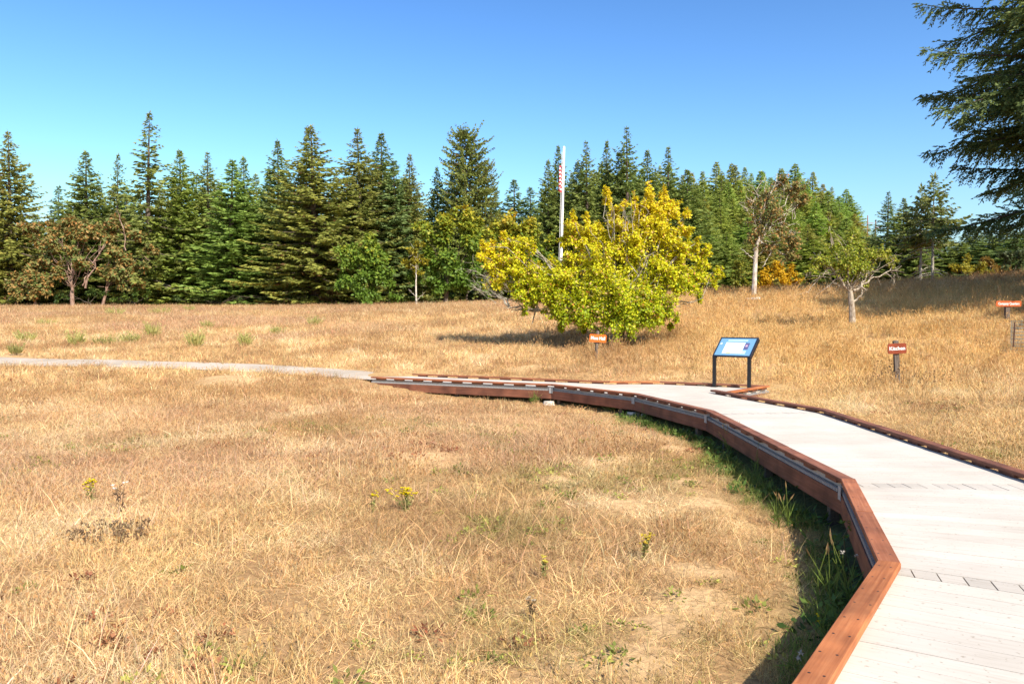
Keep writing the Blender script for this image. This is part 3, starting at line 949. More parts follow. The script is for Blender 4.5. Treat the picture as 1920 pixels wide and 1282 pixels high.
# ------------------------------------------------------------------ trees: conifers
def conifer_mesh(seed, H, R, base=.06, step=.42, spray=.75, irregular=.25, droop=.25, col=(.055, .075, .028), tip=(.105, .115, .045),
                 power=.85, gap=0.0, nbr=6, shape='cone', brown=0.0):
    r = np.random.default_rng(seed)
    crown = MB(); wood = MB()
    lean = r.normal(0, .006, 2) * H
    zs = np.array([-.6, 0, H * .25, H * .5, H * .75, H])
    rad = H * .013 * np.array([1.35, 1.15, .9, .66, .36, .06])
    wood.tube(np.stack([lean[0] * (zs / H) ** 2, lean[1] * (zs / H) ** 2, zs], 1), rad, 8)
    z = base * H
    Cc, Dd, Ss, Ll, Ww, Kk = [], [], [], [], [], []
    cl = np.array(col) * np.array([2.6, 2.5, 1.75]); tp = np.array(tip) * np.array([2.7, 2.6, 1.9])
    ph = r.uniform(0, 6.28, 4)
    while z < H * .995:
        t = (z - base * H) / (H - base * H)
        if shape == 'cone':
            prof = ((1 - t) ** (power + .05) * .84 + .16 * (1 - t) ** .6) * min(1, .62 + t * 4.0)
        else:
            prof = (np.interp(t, [0, .25, .5, .75, .9, 1], [.75, .7, .95, 1.0, .8, .25]))
        prof *= 1 + irregular * math.sin(t * 17 + ph[0]) * .25 + irregular * math.sin(t * 41 + ph[1]) * .15
        nb = max(4, int(round((nbr + 1.5) * (.65 + .5 * (1 - t)))))
        a0 = r.uniform(0, 6.28)
        for k in range(nb):
            if r.random() < gap: continue
            az = a0 + k * 2 * math.pi / nb + r.normal(0, .25)
            Lb = max(.22, R * prof * (1 + irregular * r.normal(0, .75)))
            elv = np.interp(t, [0, .35, .8, 1], [-droop, -droop * .4, .25, .9] if shape == 'cone' else [-.25, -.1, .05, .45]) + r.normal(0, .10 if shape == 'cone' else .14)
            d = np.array([math.cos(az) * math.cos(elv), math.sin(az) * math.cos(elv), math.sin(elv)])
            o = np.array([lean[0] * (z / H) ** 2, lean[1] * (z / H) ** 2, min(H * .99, z + step * r.uniform(-.7, .7))])
            m_ = max(3, int(Lb / (spray * .27)))
            s = (np.arange(m_) + r.random(m_)) / m_ * .88 + .14
            s = np.clip(s, 0, 1)
            pos = o + d * (s * Lb)[:, None]
            pos[:, 2] += -.10 * Lb * np.sin(s * 2.6) + .08 * Lb * s ** 3
            if k % 2 == 0 and Lb > 1.2:
                wood.tube([o, o + d * Lb * .5 - (0, 0, .09 * Lb), o + d * Lb * .85 - (0, 0, .05 * Lb)], [.012 * Lb + .012, .008 * Lb + .01, .008], 3, cap=False)
            hd = np.array([math.cos(az), math.sin(az), 0]); sd = np.array([-hd[1], hd[0], 0])
            bc = r.normal(0, .16)
            for q in (-1, 1, 0):
                n = m_ if q else max(1, m_ // 2)
                pp = pos[-n:]; ss = s[-n:]
                dirv = hd * (.75 if q else 1.0) + q * sd * .75 + np.stack([r.normal(0, .25, n), r.normal(0, .25, n), r.normal(-.28, .22, n)], 1)
                dirv = unit(dirv)
                sv_ = unit(np.cross(dirv, rnd_dirs(r, n) * 1.3 + hd * .6 + np.array([0, 0, .35])))
                L_ = spray * .86 * (.6 + .7 * r.random(n)) * (1.1 - .45 * ss) * (np.interp(t, [0, .75, .9, 1], [1, .8, .55, .36]) if shape == 'cone' else .9)
                Cc.append(pp); Dd.append(dirv); Ss.append(sv_); Ll.append(L_); Ww.append(L_ * (.34 + .18 * r.random(n)))
                f = np.clip(r.random(n) * .75 + ss * .25 + bc, 0, 1)[:, None]
                cc = cl * (1 - f) + tp * f
                if brown > 0:
                    bm = (r.random(n) < brown)[:, None]
                    cc = np.where(bm, np.array([.16, .085, .04]) * (.7 + .6 * r.random((n, 1))), cc)
                Kk.append(cc)
        z += step * .9 * (1.0 - .45 * t) * r.uniform(.8, 1.2)
    # leader
    n = 8
    Cc.append(np.stack([np.full(n, lean[0]), np.full(n, lean[1]), np.linspace(H * .96, H * .995, n)], 1)); Dd.append(unit(np.stack([r.normal(0, .4, n), r.normal(0, .4, n), np.ones(n)], 1)))
    Ss.append(rnd_dirs(r, n)); Ll.append(np.full(n, .5)); Ww.append(np.full(n, .14)); Kk.append(np.tile(tp, (n, 1)))
    crown.kites(np.concatenate(Cc), np.concatenate(Dd), np.concatenate(Ss), np.concatenate(Ll), np.concatenate(Ww), np.concatenate(Kk))
    return crown.mesh('crown', M_NEEDLE), wood.mesh('trunk', M_BARK)
HV = 22.0
VAR = {}
VAR['dense'] = (conifer_mesh(1, HV, 4.6, .03, .40, .85, .22, .22), 4.6)
VAR['dense2'] = (conifer_mesh(2, HV, 4.6, .03, .42, .85, .30, .30), 4.6)
VAR['airy'] = (conifer_mesh(3, HV, 4.2, .04, .60, .85, .55, .22, gap=.18, nbr=6, power=1.0), 4.2)
VAR['airy2'] = (conifer_mesh(4, HV, 4.2, .04, .52, .80, .5, .2, gap=.14, nbr=6, power=.95), 4.2)
VAR['olive'] = (conifer_mesh(5, HV, 5.0, .03, .40, .74, .4, .22, col=(.062, .076, .03), tip=(.125, .125, .05), brown=.05), 5.0)
VAR['olive2'] = (conifer_mesh(6, HV, 4.8, .03, .40, .74, .35, .2, col=(.058, .076, .03), tip=(.118, .12, .048), brown=.05), 4.8)
VAR['broad'] = (conifer_mesh(7, HV, 4.4, .22, .40, .80, .28, .1, gap=.12, nbr=7, shape='broad', brown=.04), 4.4)
VAR['hill'] = (conifer_mesh(8, HV, 3.8, .03, .50, .95, .28, .22, col=(.055, .08, .032), tip=(.10, .125, .05)), 3.8)
VAR['hill2'] = (conifer_mesh(9, HV, 3.8, .03, .52, .95, .35, .22, col=(.06, .08, .032), tip=(.115, .125, .05)), 3.8)
VAR['hill3'] = (conifer_mesh(10, HV, 3.6, .05, .55, .9, .42, .18, gap=.06, col=(.05, .075, .034), tip=(.09, .115, .055)), 3.6)
RNG = np.random.default_rng(77)
def conifer(px, py_tip, d, halfw, style, label, group=None, tint=None, sink=0.0):
    a, _ = ray(px, py_tip)
    x, y = a * d, d
    z = gzs(x, y) - sink
    H = P(px, py_tip, d)[2] - z
    (cm, wm), Rv = VAR[style]
    t = empty('conifer_tree', (x, y, z), label, 'tree', group, RNG.uniform(0, 6.28))
    R = halfw / F * d * RNG.uniform(1.22, 1.42)
    t.scale = (R / Rv, R / Rv, H / HV)
    tr = link('trunk', wm, t); cr = link('crown', cm, t)
    if tint is None:
        tint = (RNG.uniform(.95, 1.3), RNG.uniform(1.0, 1.2), RNG.uniform(.75, 1.05))
    cr.color = (tint[0] * 1.10, tint[1] * 1.06, tint[2] * .92, 1)
    t.rotation_euler.x = RNG.normal(0, .012); t.rotation_euler.y = RNG.normal(0, .012)
    cr['kind'] = 'stuff'
    return t
G_EDGE = 'conifers along the far edge of the meadow'
edge = [
    (20, 246, 97, 74, 'olive2', 'tall conifer at the far left edge with bunched yellow-green boughs', (1.05, 1.05, .9)),
    (-80, 330, 100, 80, 'dense', 'conifer reaching in from beyond the left edge of the frame', None),
    (103, 348, 118, 45, 'hill3', 'low bluish conifer in the gap beside the far left tree', (.9, 1, 1.3)),
    (160, 284, 101, 66, 'dense2', 'dark conifer rising above the rust-leaved tree', (.85, .95, .9)),
    (218, 289, 103, 44, 'airy', 'thin see-through conifer just left of the tallest spire', (.8, .9, 1.05)),
    (275, 212, 97, 70, 'airy', 'tallest conifer with a thin ragged spire on the left', (.95, .98, .95)),
    (338, 281, 99, 74, 'dense', 'full bright green cone-shaped conifer right of the tallest spire', (1.0, 1.15, .85)),
    (389, 286, 101, 52, 'airy2', 'slim conifer right of the full bright green cone', (.95, 1, 1)),
    (430, 300, 96, 66, 'hill', 'left one of two slim bright conifers standing close together', (.95, 1.12, .9)),
    (459, 295, 99, 56, 'dense2', 'right one of two slim bright conifers standing close together', (.9, 1.08, .95)),
    (521, 264, 100, 62, 'dense', 'blue-green conifer left of the big olive double-topped one', (.8, .95, 1.1)),
    (572, 238, 99, 50, 'airy2', 'dark rear top behind the broad olive conifer', (.75, .85, .9)),
    (591, 236, 94, 105, 'olive', 'broad olive-brown conifer with tiered drooping boughs', (1.0, 1.06, .88)),
    (678, 240, 97, 82, 'olive2', 'sharp olive conifer with a pointed brownish top', (.95, .98, .9)),
    (714, 250, 101, 70, 'dense', 'full dark blue-green conifer touching the sharp olive one', (.78, .92, 1.05)),
    (740, 302, 98, 60, 'hill3', 'grey-green conifer low in the middle of the tree line', (.9, .98, 1.05)),
    (764, 289, 100, 52, 'olive2', 'slim conifer with a brown-tinged top at the right end of the dense row', (.9, .92, .9)),
    (819, 313, 106, 42, 'dense2', 'short dark conifer left of the ragged open-crowned fir', (.75, .85, .85)),
    (845, 330, 104, 40, 'dense', 'dark conifer tucked against the ragged open-crowned fir', (.8, .9, .85)),
    (876, 243, 101, 31, 'broad', 'ragged open-crowned fir with visible bare trunk', (.9, .95, .9)),
    (905, 305, 104, 22, 'broad', 'brown-stemmed fir leaning on the ragged open-crowned fir', (.95, .95, .9)),
    (966, 336, 118, 50, 'hill3', 'distant grey-green conifer left of the flagpole', (.95, 1.02, 1.15)),
    (935, 352, 120, 44, 'hill3', 'small distant conifer seen past the ragged fir', (.95, 1.02, 1.15)),
    (1000, 352, 118, 48, 'hill3', 'far pale conifer between the small distant one and the flagpole', (.9, 1, 1.2)),
    (1030, 300, 104, 46, 'dense2', 'dark conifer just left of the flagpole', (.8, .9, .85)),
    (1050, 272, 106, 44, 'dense', 'dark conifer directly behind the flagpole top', (.75, .88, .85)),
    (1075, 305, 103, 50, 'dense2', 'dark conifer just right of the flagpole', (.8, .92, .85)),
    (1103, 266, 101, 52, 'airy2', 'pointed conifer above the left half of the yellow tree', (.85, .95, .9)),
    (1137, 264, 104, 46, 'dense', 'slender conifer left of the highest top above the yellow tree', (.8, .92, .9)),
    (1160, 285, 101, 46, 'dense2', 'low shouldered conifer beside the highest top above the yellow tree', (.8, .92, .88)),
    (1178, 237, 100, 56, 'airy2', 'highest dark conifer top above the yellow tree', (.75, .88, .85)),
    (1213, 281, 103, 50, 'dense', 'conifer right of the highest top above the yellow tree', (.82, .95, .88)),
    (1253, 276, 100, 54, 'airy2', 'thin pointed conifer above the right side of the yellow tree', (.82, .95, .9)),
    (1290, 318, 98, 62, 'dense', 'broad dark conifer where the hillside forest begins', (.85, .98, .9)),
]
for px, py, d, hw, st, lab, ti in edge:
    conifer(px, py, d, hw, st, lab, G_EDGE, ti)
# second ranks that close the gaps behind the edge
r = np.random.default_rng(5)
for px in range(-60, 960, 30):
    low = 60 < px < 130
    top = np.interp(px, [-60, 80, 150, 250, 340, 520, 600, 700, 780, 800, 900, 960], [340, 410, 345, 335, 325, 315, 305, 305, 335, 385, 380, 395])
    conifer(px + r.uniform(-8, 8), top + r.uniform(0, 28) + (45 if low else 0), r.uniform(108, 118), r.uniform(50, 68), ['dense', 'dense2', 'olive2', 'hill3'][r.integers(4)],
            'dark conifer in the second rank showing between the front trees of the left wood', 'second rank conifers of the left wood')
# forested hill right of the flagpole
G_HILL = 'conifers covering the hill on the right'
sky_x = [1010, 1060, 1150, 1270, 1300, 1340, 1385, 1420, 1470, 1520, 1555, 1580, 1600, 1613]
sky_y = [375, 330, 310, 318, 322, 314, 322, 312, 318, 322, 333, 350, 375, 425]
for row, (d0_, d1_, dy, hw) in enumerate([(150, 162, 0, 36), (138, 148, 22, 38), (126, 136, 52, 42), (112, 124, 88, 46), (99, 108, 130, 50)]):
    px = 1020 if row < 2 else 1295
    while px < 1612 - row * 3:
        top = np.interp(px, sky_x, sky_y) + dy * np.interp(px, [1010, 1300, 1560, 1612], [.6, 1, .9, .45]) + r.uniform(-14, 20)
        d_ = r.uniform(d0_, d1_)
        conifer(px, top, d_, hw * r.uniform(1.0, 1.4), ['hill', 'hill2', 'hill', 'dense', 'olive2'][r.integers(5)],
                'slender green conifer packed among its like on the forested hill', G_HILL,
                (r.uniform(1.1, 1.5), r.uniform(1.2, 1.5), r.uniform(.9, 1.25)), sink=.5)
        px += r.uniform(13, 22) + row * 3.5
# right of the gap
rt = [
    (1664, 360, 88, 46, 'airy2', 'bluish layered conifer right of the sky gap', (.75, .92, 1.15)),
    (1692, 372, 84, 46, 'dense', 'green conifer next to the bluish layered one', (.85, 1.0, .85)),
    (1640, 430, 92, 30, 'dense2', 'small dark conifer at the foot of the sky gap', (.75, .9, .9)),
    (1712, 420, 82, 40, 'dense2', 'low green conifer behind the bare-stemmed pair', (.85, .98, .85)),
    (1665, 455, 86, 44, 'olive2', 'short wide conifer low behind the small apple tree', (.85, .95, .85)),
    (1885, 425, 90, 60, 'hill2', 'pale green conifer under the big fir at the far right', (1.05, 1.15, 1.05)),
    (1850, 440, 92, 55, 'hill', 'grey-green conifer left of the pale one under the big fir', (1.0, 1.1, 1.1)),
    (1930, 415, 90, 60, 'hill3', 'conifer cut by the right edge under the big fir', (1.0, 1.1, 1.05)),
    (1800, 455, 95, 55, 'hill2', 'soft green conifer behind the yellow shrubs on the right', (1.0, 1.1, 1.0)),
    (1770, 440, 98, 60, 'dense', 'dark conifer directly behind the bare-stemmed pair', (.8, .95, .85)),
    (1735, 445, 96, 55, 'dense2', 'dark conifer just left behind the bare-stemmed pair', (.75, .9, .85)),
    (1825, 425, 104, 60, 'dense', 'tall soft conifer behind the grey-green one under the big fir', (.95, 1.05, 1.0)),
    (1905, 440, 84, 60, 'hill3', 'nearest pale conifer under the big fir at the frame edge', (1.05, 1.15, 1.1)),
]
for px, py, d, hw, st, lab, ti in rt:
    conifer(px, py, d, hw, st, lab, 'conifers right of the sky gap', ti)

# two bare-stemmed conifers
def bare_stem_conifer(px, base_py, top_py, d, halfw, seed, label, crown_from):
    a, _ = ray(px, base_py)
    x, y = a * d, d; z = gzs(x, y)
    H = P(px, top_py, d)[2] - z
    R = halfw / F * d
    cm, wm = conifer_mesh(seed, H, R, crown_from, .34, .6, .4, .15, gap=.05, col=(.05, .068, .026), tip=(.10, .11, .042))
    t = empty('conifer_tree', (x, y, z), label, 'tree', 'bare stemmed conifers')
    link('crown', cm, t)['kind'] = 'stuff'
    link('trunk', M_bare(wm), t)
    rr = np.random.default_rng(seed + 50)
    for k in range(15):
        zz = H * rr.uniform(.05, crown_from + .05); az = rr.uniform(0, 6.28); L = R * rr.uniform(.5, 1.0)
        dd = np.array([math.cos(az), math.sin(az), -.15])
        mb = MB()
        mb.tube([(0, 0, zz), tuple(np.array([0, 0, zz]) + dd * L * .5), tuple(np.array([0, 0, zz]) + dd * L + (0, 0, -.15 * L))], [.035, .025, .01], 4)
        mb.obj('dead_limb', M_BARK_GREY, t)
def M_bare(me):
    me.materials.clear(); me.materials.append(M_BARK_GREY); return me
bare_stem_conifer(1726, 532, 352, 62, 52, 31, 'slimmer left one of two conifers with bare grey lower stems', .42)
bare_stem_conifer(1748, 532, 330, 60, 60, 32, 'thicker right one of two conifers with bare grey lower stems', .45)

# the big near fir leaning in from the right
def big_fir():
    bx, by = 32.6, 45.5
    bz = gzs(bx, by)
    H = 27.0
    t = empty('big_fir', (bx, by, bz), 'big dark fir with long drooping boughs reaching in from the right edge', 'tree')
    r = np.random.default_rng(12)
    wood = MB(); crown = MB()
    zs = np.array([-.6, 0, 2, 8, 16, H])
    wood.tube(np.stack([zs * 0, zs * 0, zs], 1), [.75, .6, .5, .4, .24, .03], 12)
    z = 3.4
    Cc, Dd, Ss, Ll, Ww, Kk = [], [], [], [], [], []
    while z < H - .3:
        t_ = z / H
        rad = np.interp(t_, [0, .12, .25, .5, .8, 1], [6.6, 7.6, 8.2, 8.2, 5.2, .4])
        nb = 6
        a0 = r.uniform(0, 6.28)
        for k in range(nb):
            az = a0 + k * 6.283 / nb + r.normal(0, .3)
            if z < 6.8 and (math.cos(az) > -.35 or r.random() < .3): continue
            Lb = rad * r.uniform(.5, 1.16) * (.86 if z < 6.8 else 1)
            elv = np.interp(t_, [0, .4, .8, 1], [-.22, .0, .3, .8]) + r.normal(0, .17)
            hd = np.array([math.cos(az), math.sin(az), 0]); sd = np.array([-hd[1], hd[0], 0])
            s = np.linspace(0, 1, 8)
            pts = np.stack([hd[0] * Lb * s, hd[1] * Lb * s, z + math.tan(elv) * Lb * s - .26 * Lb * s ** 2 + .15 * Lb * s ** 4], 1)
            wood.tube(pts, .012 * Lb * (1 - s) + .012, 4, cap=False)
            nbr = int(Lb / .115)
            bc = r.normal(0, .15)
            for j in range(nbr):
                sj = .16 + .84 * (j + r.random()) / nbr
                p = np.array([np.interp(sj, s, pts[:, q]) for q in range(3)]) + r.normal(0, .07, 3)
                q = 1 if j % 2 else -1
                l2 = (1.6 * (1 - sj) ** .6 + .45) * r.uniform(.6, 1.3) * min(1, Lb / 4 + .2)
                dr_ = unit(hd * .8 + q * sd * r.uniform(.5, .95) + np.array([0, 0, r.normal(-.85, .35) if r.random() < .5 else r.normal(-.1, .35)]))
                m_ = max(4, int(l2 / .10))
                u = (np.arange(m_) + .5) / m_
                bp = p + dr_ * (u * l2)[:, None]; bp[:, 2] -= .22 * l2 * u ** 2
                for e in (-1, 1):
                    s2 = unit(np.cross(dr_, [0, 0, 1.0]))
                    dv = unit(dr_ * .8 + e * s2 * .7 + r.normal(0, .18, (m_, 3)) + np.array([0, 0, -.15]))
                    sv_ = unit(np.cross(dv, rnd_dirs(r, m_) * 1.2 + np.array([0, 0, .5])))
                    L_ = r.uniform(.20, .38, m_) * (1.05 - .35 * u)
                    f = np.clip(r.random(m_) * .6 + u * .35 + bc, 0, 1)[:, None]
                    Cc.append(bp); Dd.append(dv); Ss.append(sv_); Ll.append(L_); Ww.append(L_ * .36)
                    Kk.append(np.array([.065, .105, .036]) * (1 - f) + np.array([.21, .26, .075]) * f)
        z += r.uniform(.50, .80)
    crown.kites(np.concatenate(Cc), np.concatenate(Dd), np.concatenate(Ss), np.concatenate(Ll), np.concatenate(Ww), np.concatenate(Kk))
    wood.obj('trunk', M_BARK, t)
    crown.obj('crown', M_NEEDLE, t, kind='stuff')
big_fir()

# ------------------------------------------------------------------ broadleaf trees from measured foliage clumps
def leafy(name, label, cat, base, clusters, nleaf, lsize, colf, trunk_r, bark, group=None, seed=0, fork=.25, mat=None, twigs=26, sparse=1.0,
          bare=(), trunk_pts=None, limb_r=.5, leaf_w=.62, twig_r=.010, kindc='stuff', limbs=True):
    """clusters: (centre(3), radius(3), weight)"""
    r = np.random.default_rng(seed)
    base = np.asarray(base, float)
    t = empty(name, base, label, cat, group)
    wood = MB(); crown = MB()
    cs = [(np.asarray(c, float) - base, np.asarray(rr, float), w_) for c, rr, w_ in clusters]
    top = max(c[2] for c, _, _ in cs)
    if trunk_pts is None:
        mean = sum(c for c, _, _ in cs) / len(cs)
        fk = np.array([mean[0] * fork, mean[1] * fork, max(.3, mean[2] * fork * 1.6)])
        trunk_pts = [np.array([0, 0, -.3]), fk * .5 + r.normal(0, .05, 3), fk]
    trunk_pts = [np.asarray(p, float) for p in trunk_pts]
    tr_r = np.linspace(1.15, .75, len(trunk_pts)) * trunk_r
    if limbs: wood.tube(trunk_pts, tr_r, 9)
    fk = trunk_pts[-1]
    tot = sum(w_ for _, _, w_ in cs)
    Cc, Dd, Ss, Ll, Kk = [], [], [], [], []
    for c, rr, w_ in cs:
        if limbs:
            d_ = c - fk
            mid = fk + d_ * .5 + np.array([0, 0, .12 * np.linalg.norm(d_[:2])]) + r.normal(0, .06, 3) * np.linalg.norm(d_)
            s = np.linspace(0, 1, 7)[:, None]
            pth = fk * (1 - s) ** 2 + mid * 2 * s * (1 - s) + c * s ** 2
            pth[1:-1] += r.normal(0, .03, (5, 3)) * np.linalg.norm(d_)
            ls_ = min(1.0, .2 + rr[0])
            wood.tube(pth, np.linspace(trunk_r * limb_r * ls_, max(.010, trunk_r * .10 * ls_), 7), 6)
        nt = max(3, int(twigs * (w_ ** .5)))
        dirs = rnd_dirs(r, nt); dirs[:, 2] = dirs[:, 2] * .9 + .12
        ends = c + dirs * rr * (r.random((nt, 1)) ** .45) * r.uniform(.85, 1.18, (nt, 1))
        starts = c + (ends - c) * r.uniform(0, .3, (nt, 1))
        if limbs:
            for a, b in zip(starts, ends):
                wood.tube([a, (a + b) / 2 + r.normal(0, .05, 3) * np.linalg.norm(b - a), b], [twig_r * 1.5, twig_r, twig_r * .4], 3, cap=False)
        n = int(nleaf * w_ / tot)
        if n:
            k = r.integers(0, nt, n)
            u = r.random(n)[:, None] ** .7
            pos = starts[k] * (1 - u) + ends[k] * u + r.normal(0, 1, (n, 3)) * rr * .10
            out = unit(pos - c)
            nn_ = unit(out * .6 + rnd_dirs(r, n) * .9 + np.array([0, 0, .7]))
            dv = unit(np.cross(nn_, rnd_dirs(r, n)) + out * .25 + np.array([0, 0, -.3]))
            Cc.append(pos); Dd.append(dv); Ss.append(unit(np.cross(dv, nn_)))
            Ll.append(lsize * r.uniform(.65, 1.3, n)); Kk.append(colf(pos + base, pos, r))
    for p0, p1, rad0 in bare:                         # bare limbs / dead twigs
        p0 = np.asarray(p0, float) - base; p1 = np.asarray(p1, float) - base
        s = np.linspace(0, 1, 6)[:, None]
        pth = p0 * (1 - s) + p1 * s
        pth[1:] += r.normal(0, .035, (5, 3)) * np.linalg.norm(p1 - p0)
        wood.tube(pth, np.linspace(rad0, rad0 * .3, 6), 5)
        for q in range(6):
            a = pth[r.integers(2, 6)]
            b = a + unit((p1 - p0) + r.normal(0, .8, 3) * np.linalg.norm(p1 - p0)) * np.linalg.norm(p1 - p0) * r.uniform(.2, .45)
            wood.tube([a, (a + b) / 2 + r.normal(0, .03, 3), b], [rad0 * .35, rad0 * .25, rad0 * .1], 3, cap=False)
    if wood.n: wood.obj('trunk', bark, t)
    if Cc:
        L_ = np.concatenate(Ll)
        crown.kites(np.concatenate(Cc), np.concatenate(Dd), np.concatenate(Ss), L_, L_ * leaf_w, np.clip(np.concatenate(Kk), .005, .9))
        crown.obj('crown' if cat != 'shrub' else 'foliage', mat or M_LEAF, t, kind=kindc)
    return t
def cl(px, py, rpx, d, dd=0.0, wt=None, flat=1.0):
    r_ = rpx / F * d
    return (P(px, py, d + dd), (r_, r_ * .9, r_ * flat), wt if wt is not None else (rpx / 50.0) ** 2)
def ramp_col(stops):
    h = np.array([s[0] for s in stops]); c = np.array([s[1] for s in stops])
    return lambda f: np.stack([np.interp(f, h, c[:, q]) for q in range(3)], 1)

# big yellow pear tree
PD = 28.0
pb = gp(1160, 648); pb = Vector((P(1160, 640, PD)[0], PD, gzs(P(1160, 640, PD)[0], PD)))
lime, lemon, gold, olive = (.46, .50, .018), (.70, .64, .02), (.76, .60, .028), (.13, .19, .02)
def pear_col(pw, pl, r):
    n = len(pw)
    h = (pw[:, 2] - (pb.z + .4)) / 4.6
    f = np.clip(h * .98 + r.normal(0, .24, n) - .07 + .25 * (pw[:, 0] < -.3), 0, 1)
    c = ramp_col([(0, (.28, .37, .016)), (.2, lime), (.5, (.64, .60, .02)), (.75, lemon), (1, gold)])(f)
    pale = (r.random(n) < .07)[:, None]
    c = np.where(pale, np.array([.62, .42, .16]), c)
    rus = (r.random(n) < .03)[:, None]
    return np.where(rus, np.array([.42, .17, .03]), c) * r.uniform(.85, 1.2, (n, 1))
pc = [cl(x, y, rr, PD, dd) for x, y, rr, dd in [
    (1165, 425, 26, -.3), (1185, 455, 32, -.4), (1150, 470, 34, -.3), (1020, 545, 40, -.2), (1050, 535, 42, -.3), (1000, 560, 28, -.1), (1040, 505, 30, .1), (1160, 565, 62, -.9), (1090, 572, 52, -.6), (1222, 570, 52, -.5), (1120, 500, 52, -.4), (1180, 500, 55, .2), (1240, 500, 48, 0), (1160, 600, 42, -1.2), (1200, 592, 44, -.9),
    (1100, 596, 36, -.8), (1070, 545, 46, .2), (1035, 560, 38, -.1), (1010, 535, 40, .2), (1140, 545, 60, .8), (1210, 540, 55, .9), (1075, 490, 36, .1), (1090, 445, 38, 0),
    (1130, 445, 34, .3), (1205, 430, 42, .1), (1240, 440, 40, -.2), (1225, 395, 33, 0), (1200, 395, 24, .2), (1255, 395, 26, 0), (1215, 366, 13, 0), (1246, 370, 13, .1), (1141, 375, 12, .2), (1150, 402, 20, .1),
    (1075, 425, 20, 0), (1060, 455, 18, .2), (1277, 470, 32, 0), (1284, 430, 18, 0), (1289, 402, 10, 0), (1275, 530, 42, -.2), (1305, 520, 26, 0), (1316, 480, 20, .1), (1322, 500, 18, 0), (1343, 508, 10, 0), (1330, 522, 10, 0),
    (960, 500, 38, .1), (925, 490, 30, .2), (975, 470, 28, 0), (950, 462, 22, .2), (990, 520, 34, -.2), (935, 525, 32, 0), (975, 550, 32, -.1), (912, 462, 14, .1), (945, 445, 9, 0), (905, 480, 16, 0), (1015, 505, 22, .3), (1240, 585, 34, -.5), (1050, 590, 28, -.7)]]
for x, y in [(1138, 362), (1216, 356), (1247, 366), (1290, 400), (1288, 440), (1325, 465), (1352, 512), (1308, 455), (1075, 408), (1060, 440), (905, 462), (944, 440), (925, 455), (975, 452), (1000, 465), (1030, 490), (1100, 412),
             (1170, 385), (1190, 375), (1262, 385), (1338, 530), (1310, 560), (1270, 600), (1255, 612), (1052, 612), (985, 580), (1095, 618), (1180, 622)]:
    c_, r_, w_ = cl(x, y, 7, PD, np.random.default_rng(int(x * 7 + y)).normal(0, .3), .05)
    pc.append((c_, r_ * np.array([1, 1, 2.6]), w_))
bare = []
rr_ = np.random.default_rng(9)
L1 = P(1128, 628, PD); L2 = P(1010, 582, PD); L3 = P(955, 575, PD - .1); L4 = P(925, 545, PD)
bare += [(L1, L2, .10), (L2, L3, .06), (L2, P(985, 540, PD), .05), (L3, L4, .05), (L3 + (0, 0, .02), P(950, 560, PD + .1), .04)]
for k in range(26):
    x0, y0 = rr_.uniform(895, 950), rr_.uniform(500, 560)
    bare.append((P(x0 + 28, y0 + 14, PD), P(x0 - rr_.uniform(5, 26), y0 - rr_.uniform(0, 26), PD + rr_.uniform(-.4, .4)), .014))
for k in range(8):
    x0, y0 = rr_.uniform(1140, 1220), rr_.uniform(410, 460)
    bare.append((P(x0, y0 + 22, PD - .5), P(x0 + rr_.uniform(-16, 16), y0 - rr_.uniform(10, 40), PD - .6), .016))
bare += [(P(1188, 600, PD), P(1196, 460, PD - .1), .07), (P(1196, 460, PD - .1), P(1215, 385, PD - .2), .035), (P(1205, 590, PD), P(1320, 560, PD - .2), .04), (P(1230, 582, PD), P(1300, 568, PD - .4), .02)]
tp = [np.array([0, 0, -.3]), np.array([-.05, 0, .35]), np.array([.1, .0, .75])]
leafy('pear_tree', 'big wide yellow-green autumn tree with a low crown behind the orange sign', 'tree', pb, pc, 135000, .098, pear_col, .24, M_BARK_GREY, seed=3, bare=bare,
      trunk_pts=tp, limb_r=.22, twigs=34, twig_r=.006)

# small apple tree
AD = 34.0
ab = np.array([P(1598, 612, AD)[0], AD, 0]); ab[2] = gzs(ab[0], AD)
def apple_col(pw, pl, r):
    f = np.clip(r.random(len(pw)) * .9 + .15 * (pl[:, 0] > 1.0), 0, 1)
    return ramp_col([(0, (.16, .23, .022)), (.5, (.34, .39, .035)), (.8, (.50, .47, .07)), (1, (.58, .47, .14))])(f)
ac = [cl(x, y, rr, AD, dd, wt) for x, y, rr, dd, wt in [
    (1590, 490, 36, -.3, 1.2), (1565, 495, 34, .2, 1.0), (1612, 500, 34, -.2, 1.1), (1540, 490, 24, 0, .55), (1522, 500, 18, 0, .35), (1635, 480, 28, .1, .7), (1655, 478, 24, 0, .5), (1675, 490, 16, 0, .25),
    (1595, 525, 26, .2, .6), (1556, 440, 9, 0, .16), (1554, 420, 7, 0, .12), (1585, 460, 26, .1, .5), (1615, 465, 22, 0, .4), (1505, 515, 12, 0, .15), (1560, 465, 18, 0, .3), (1600, 440, 12, 0, .12), (1625, 530, 12, 0, .12)]]
def AP(x, y, dd=0.0): return P(x, y, AD + dd)
abare = [(AP(1592, 545), AP(1545, 490), .07), (AP(1545, 490), AP(1505, 520), .03), (AP(1556, 500), AP(1518, 548), .025), (AP(1575, 520), AP(1540, 546), .028), (AP(1600, 545), AP(1640, 520), .075),
         (AP(1640, 520), AP(1690, 502), .035), (AP(1615, 540, -.1), AP(1630, 505), .05), (AP(1660, 512), AP(1678, 528), .018), (AP(1597, 568), AP(1618, 548), .055), (AP(1560, 460), AP(1553, 405), .018), (AP(1570, 440), AP(1600, 470), .012),
         (AP(1590, 480), AP(1560, 425), .014)]
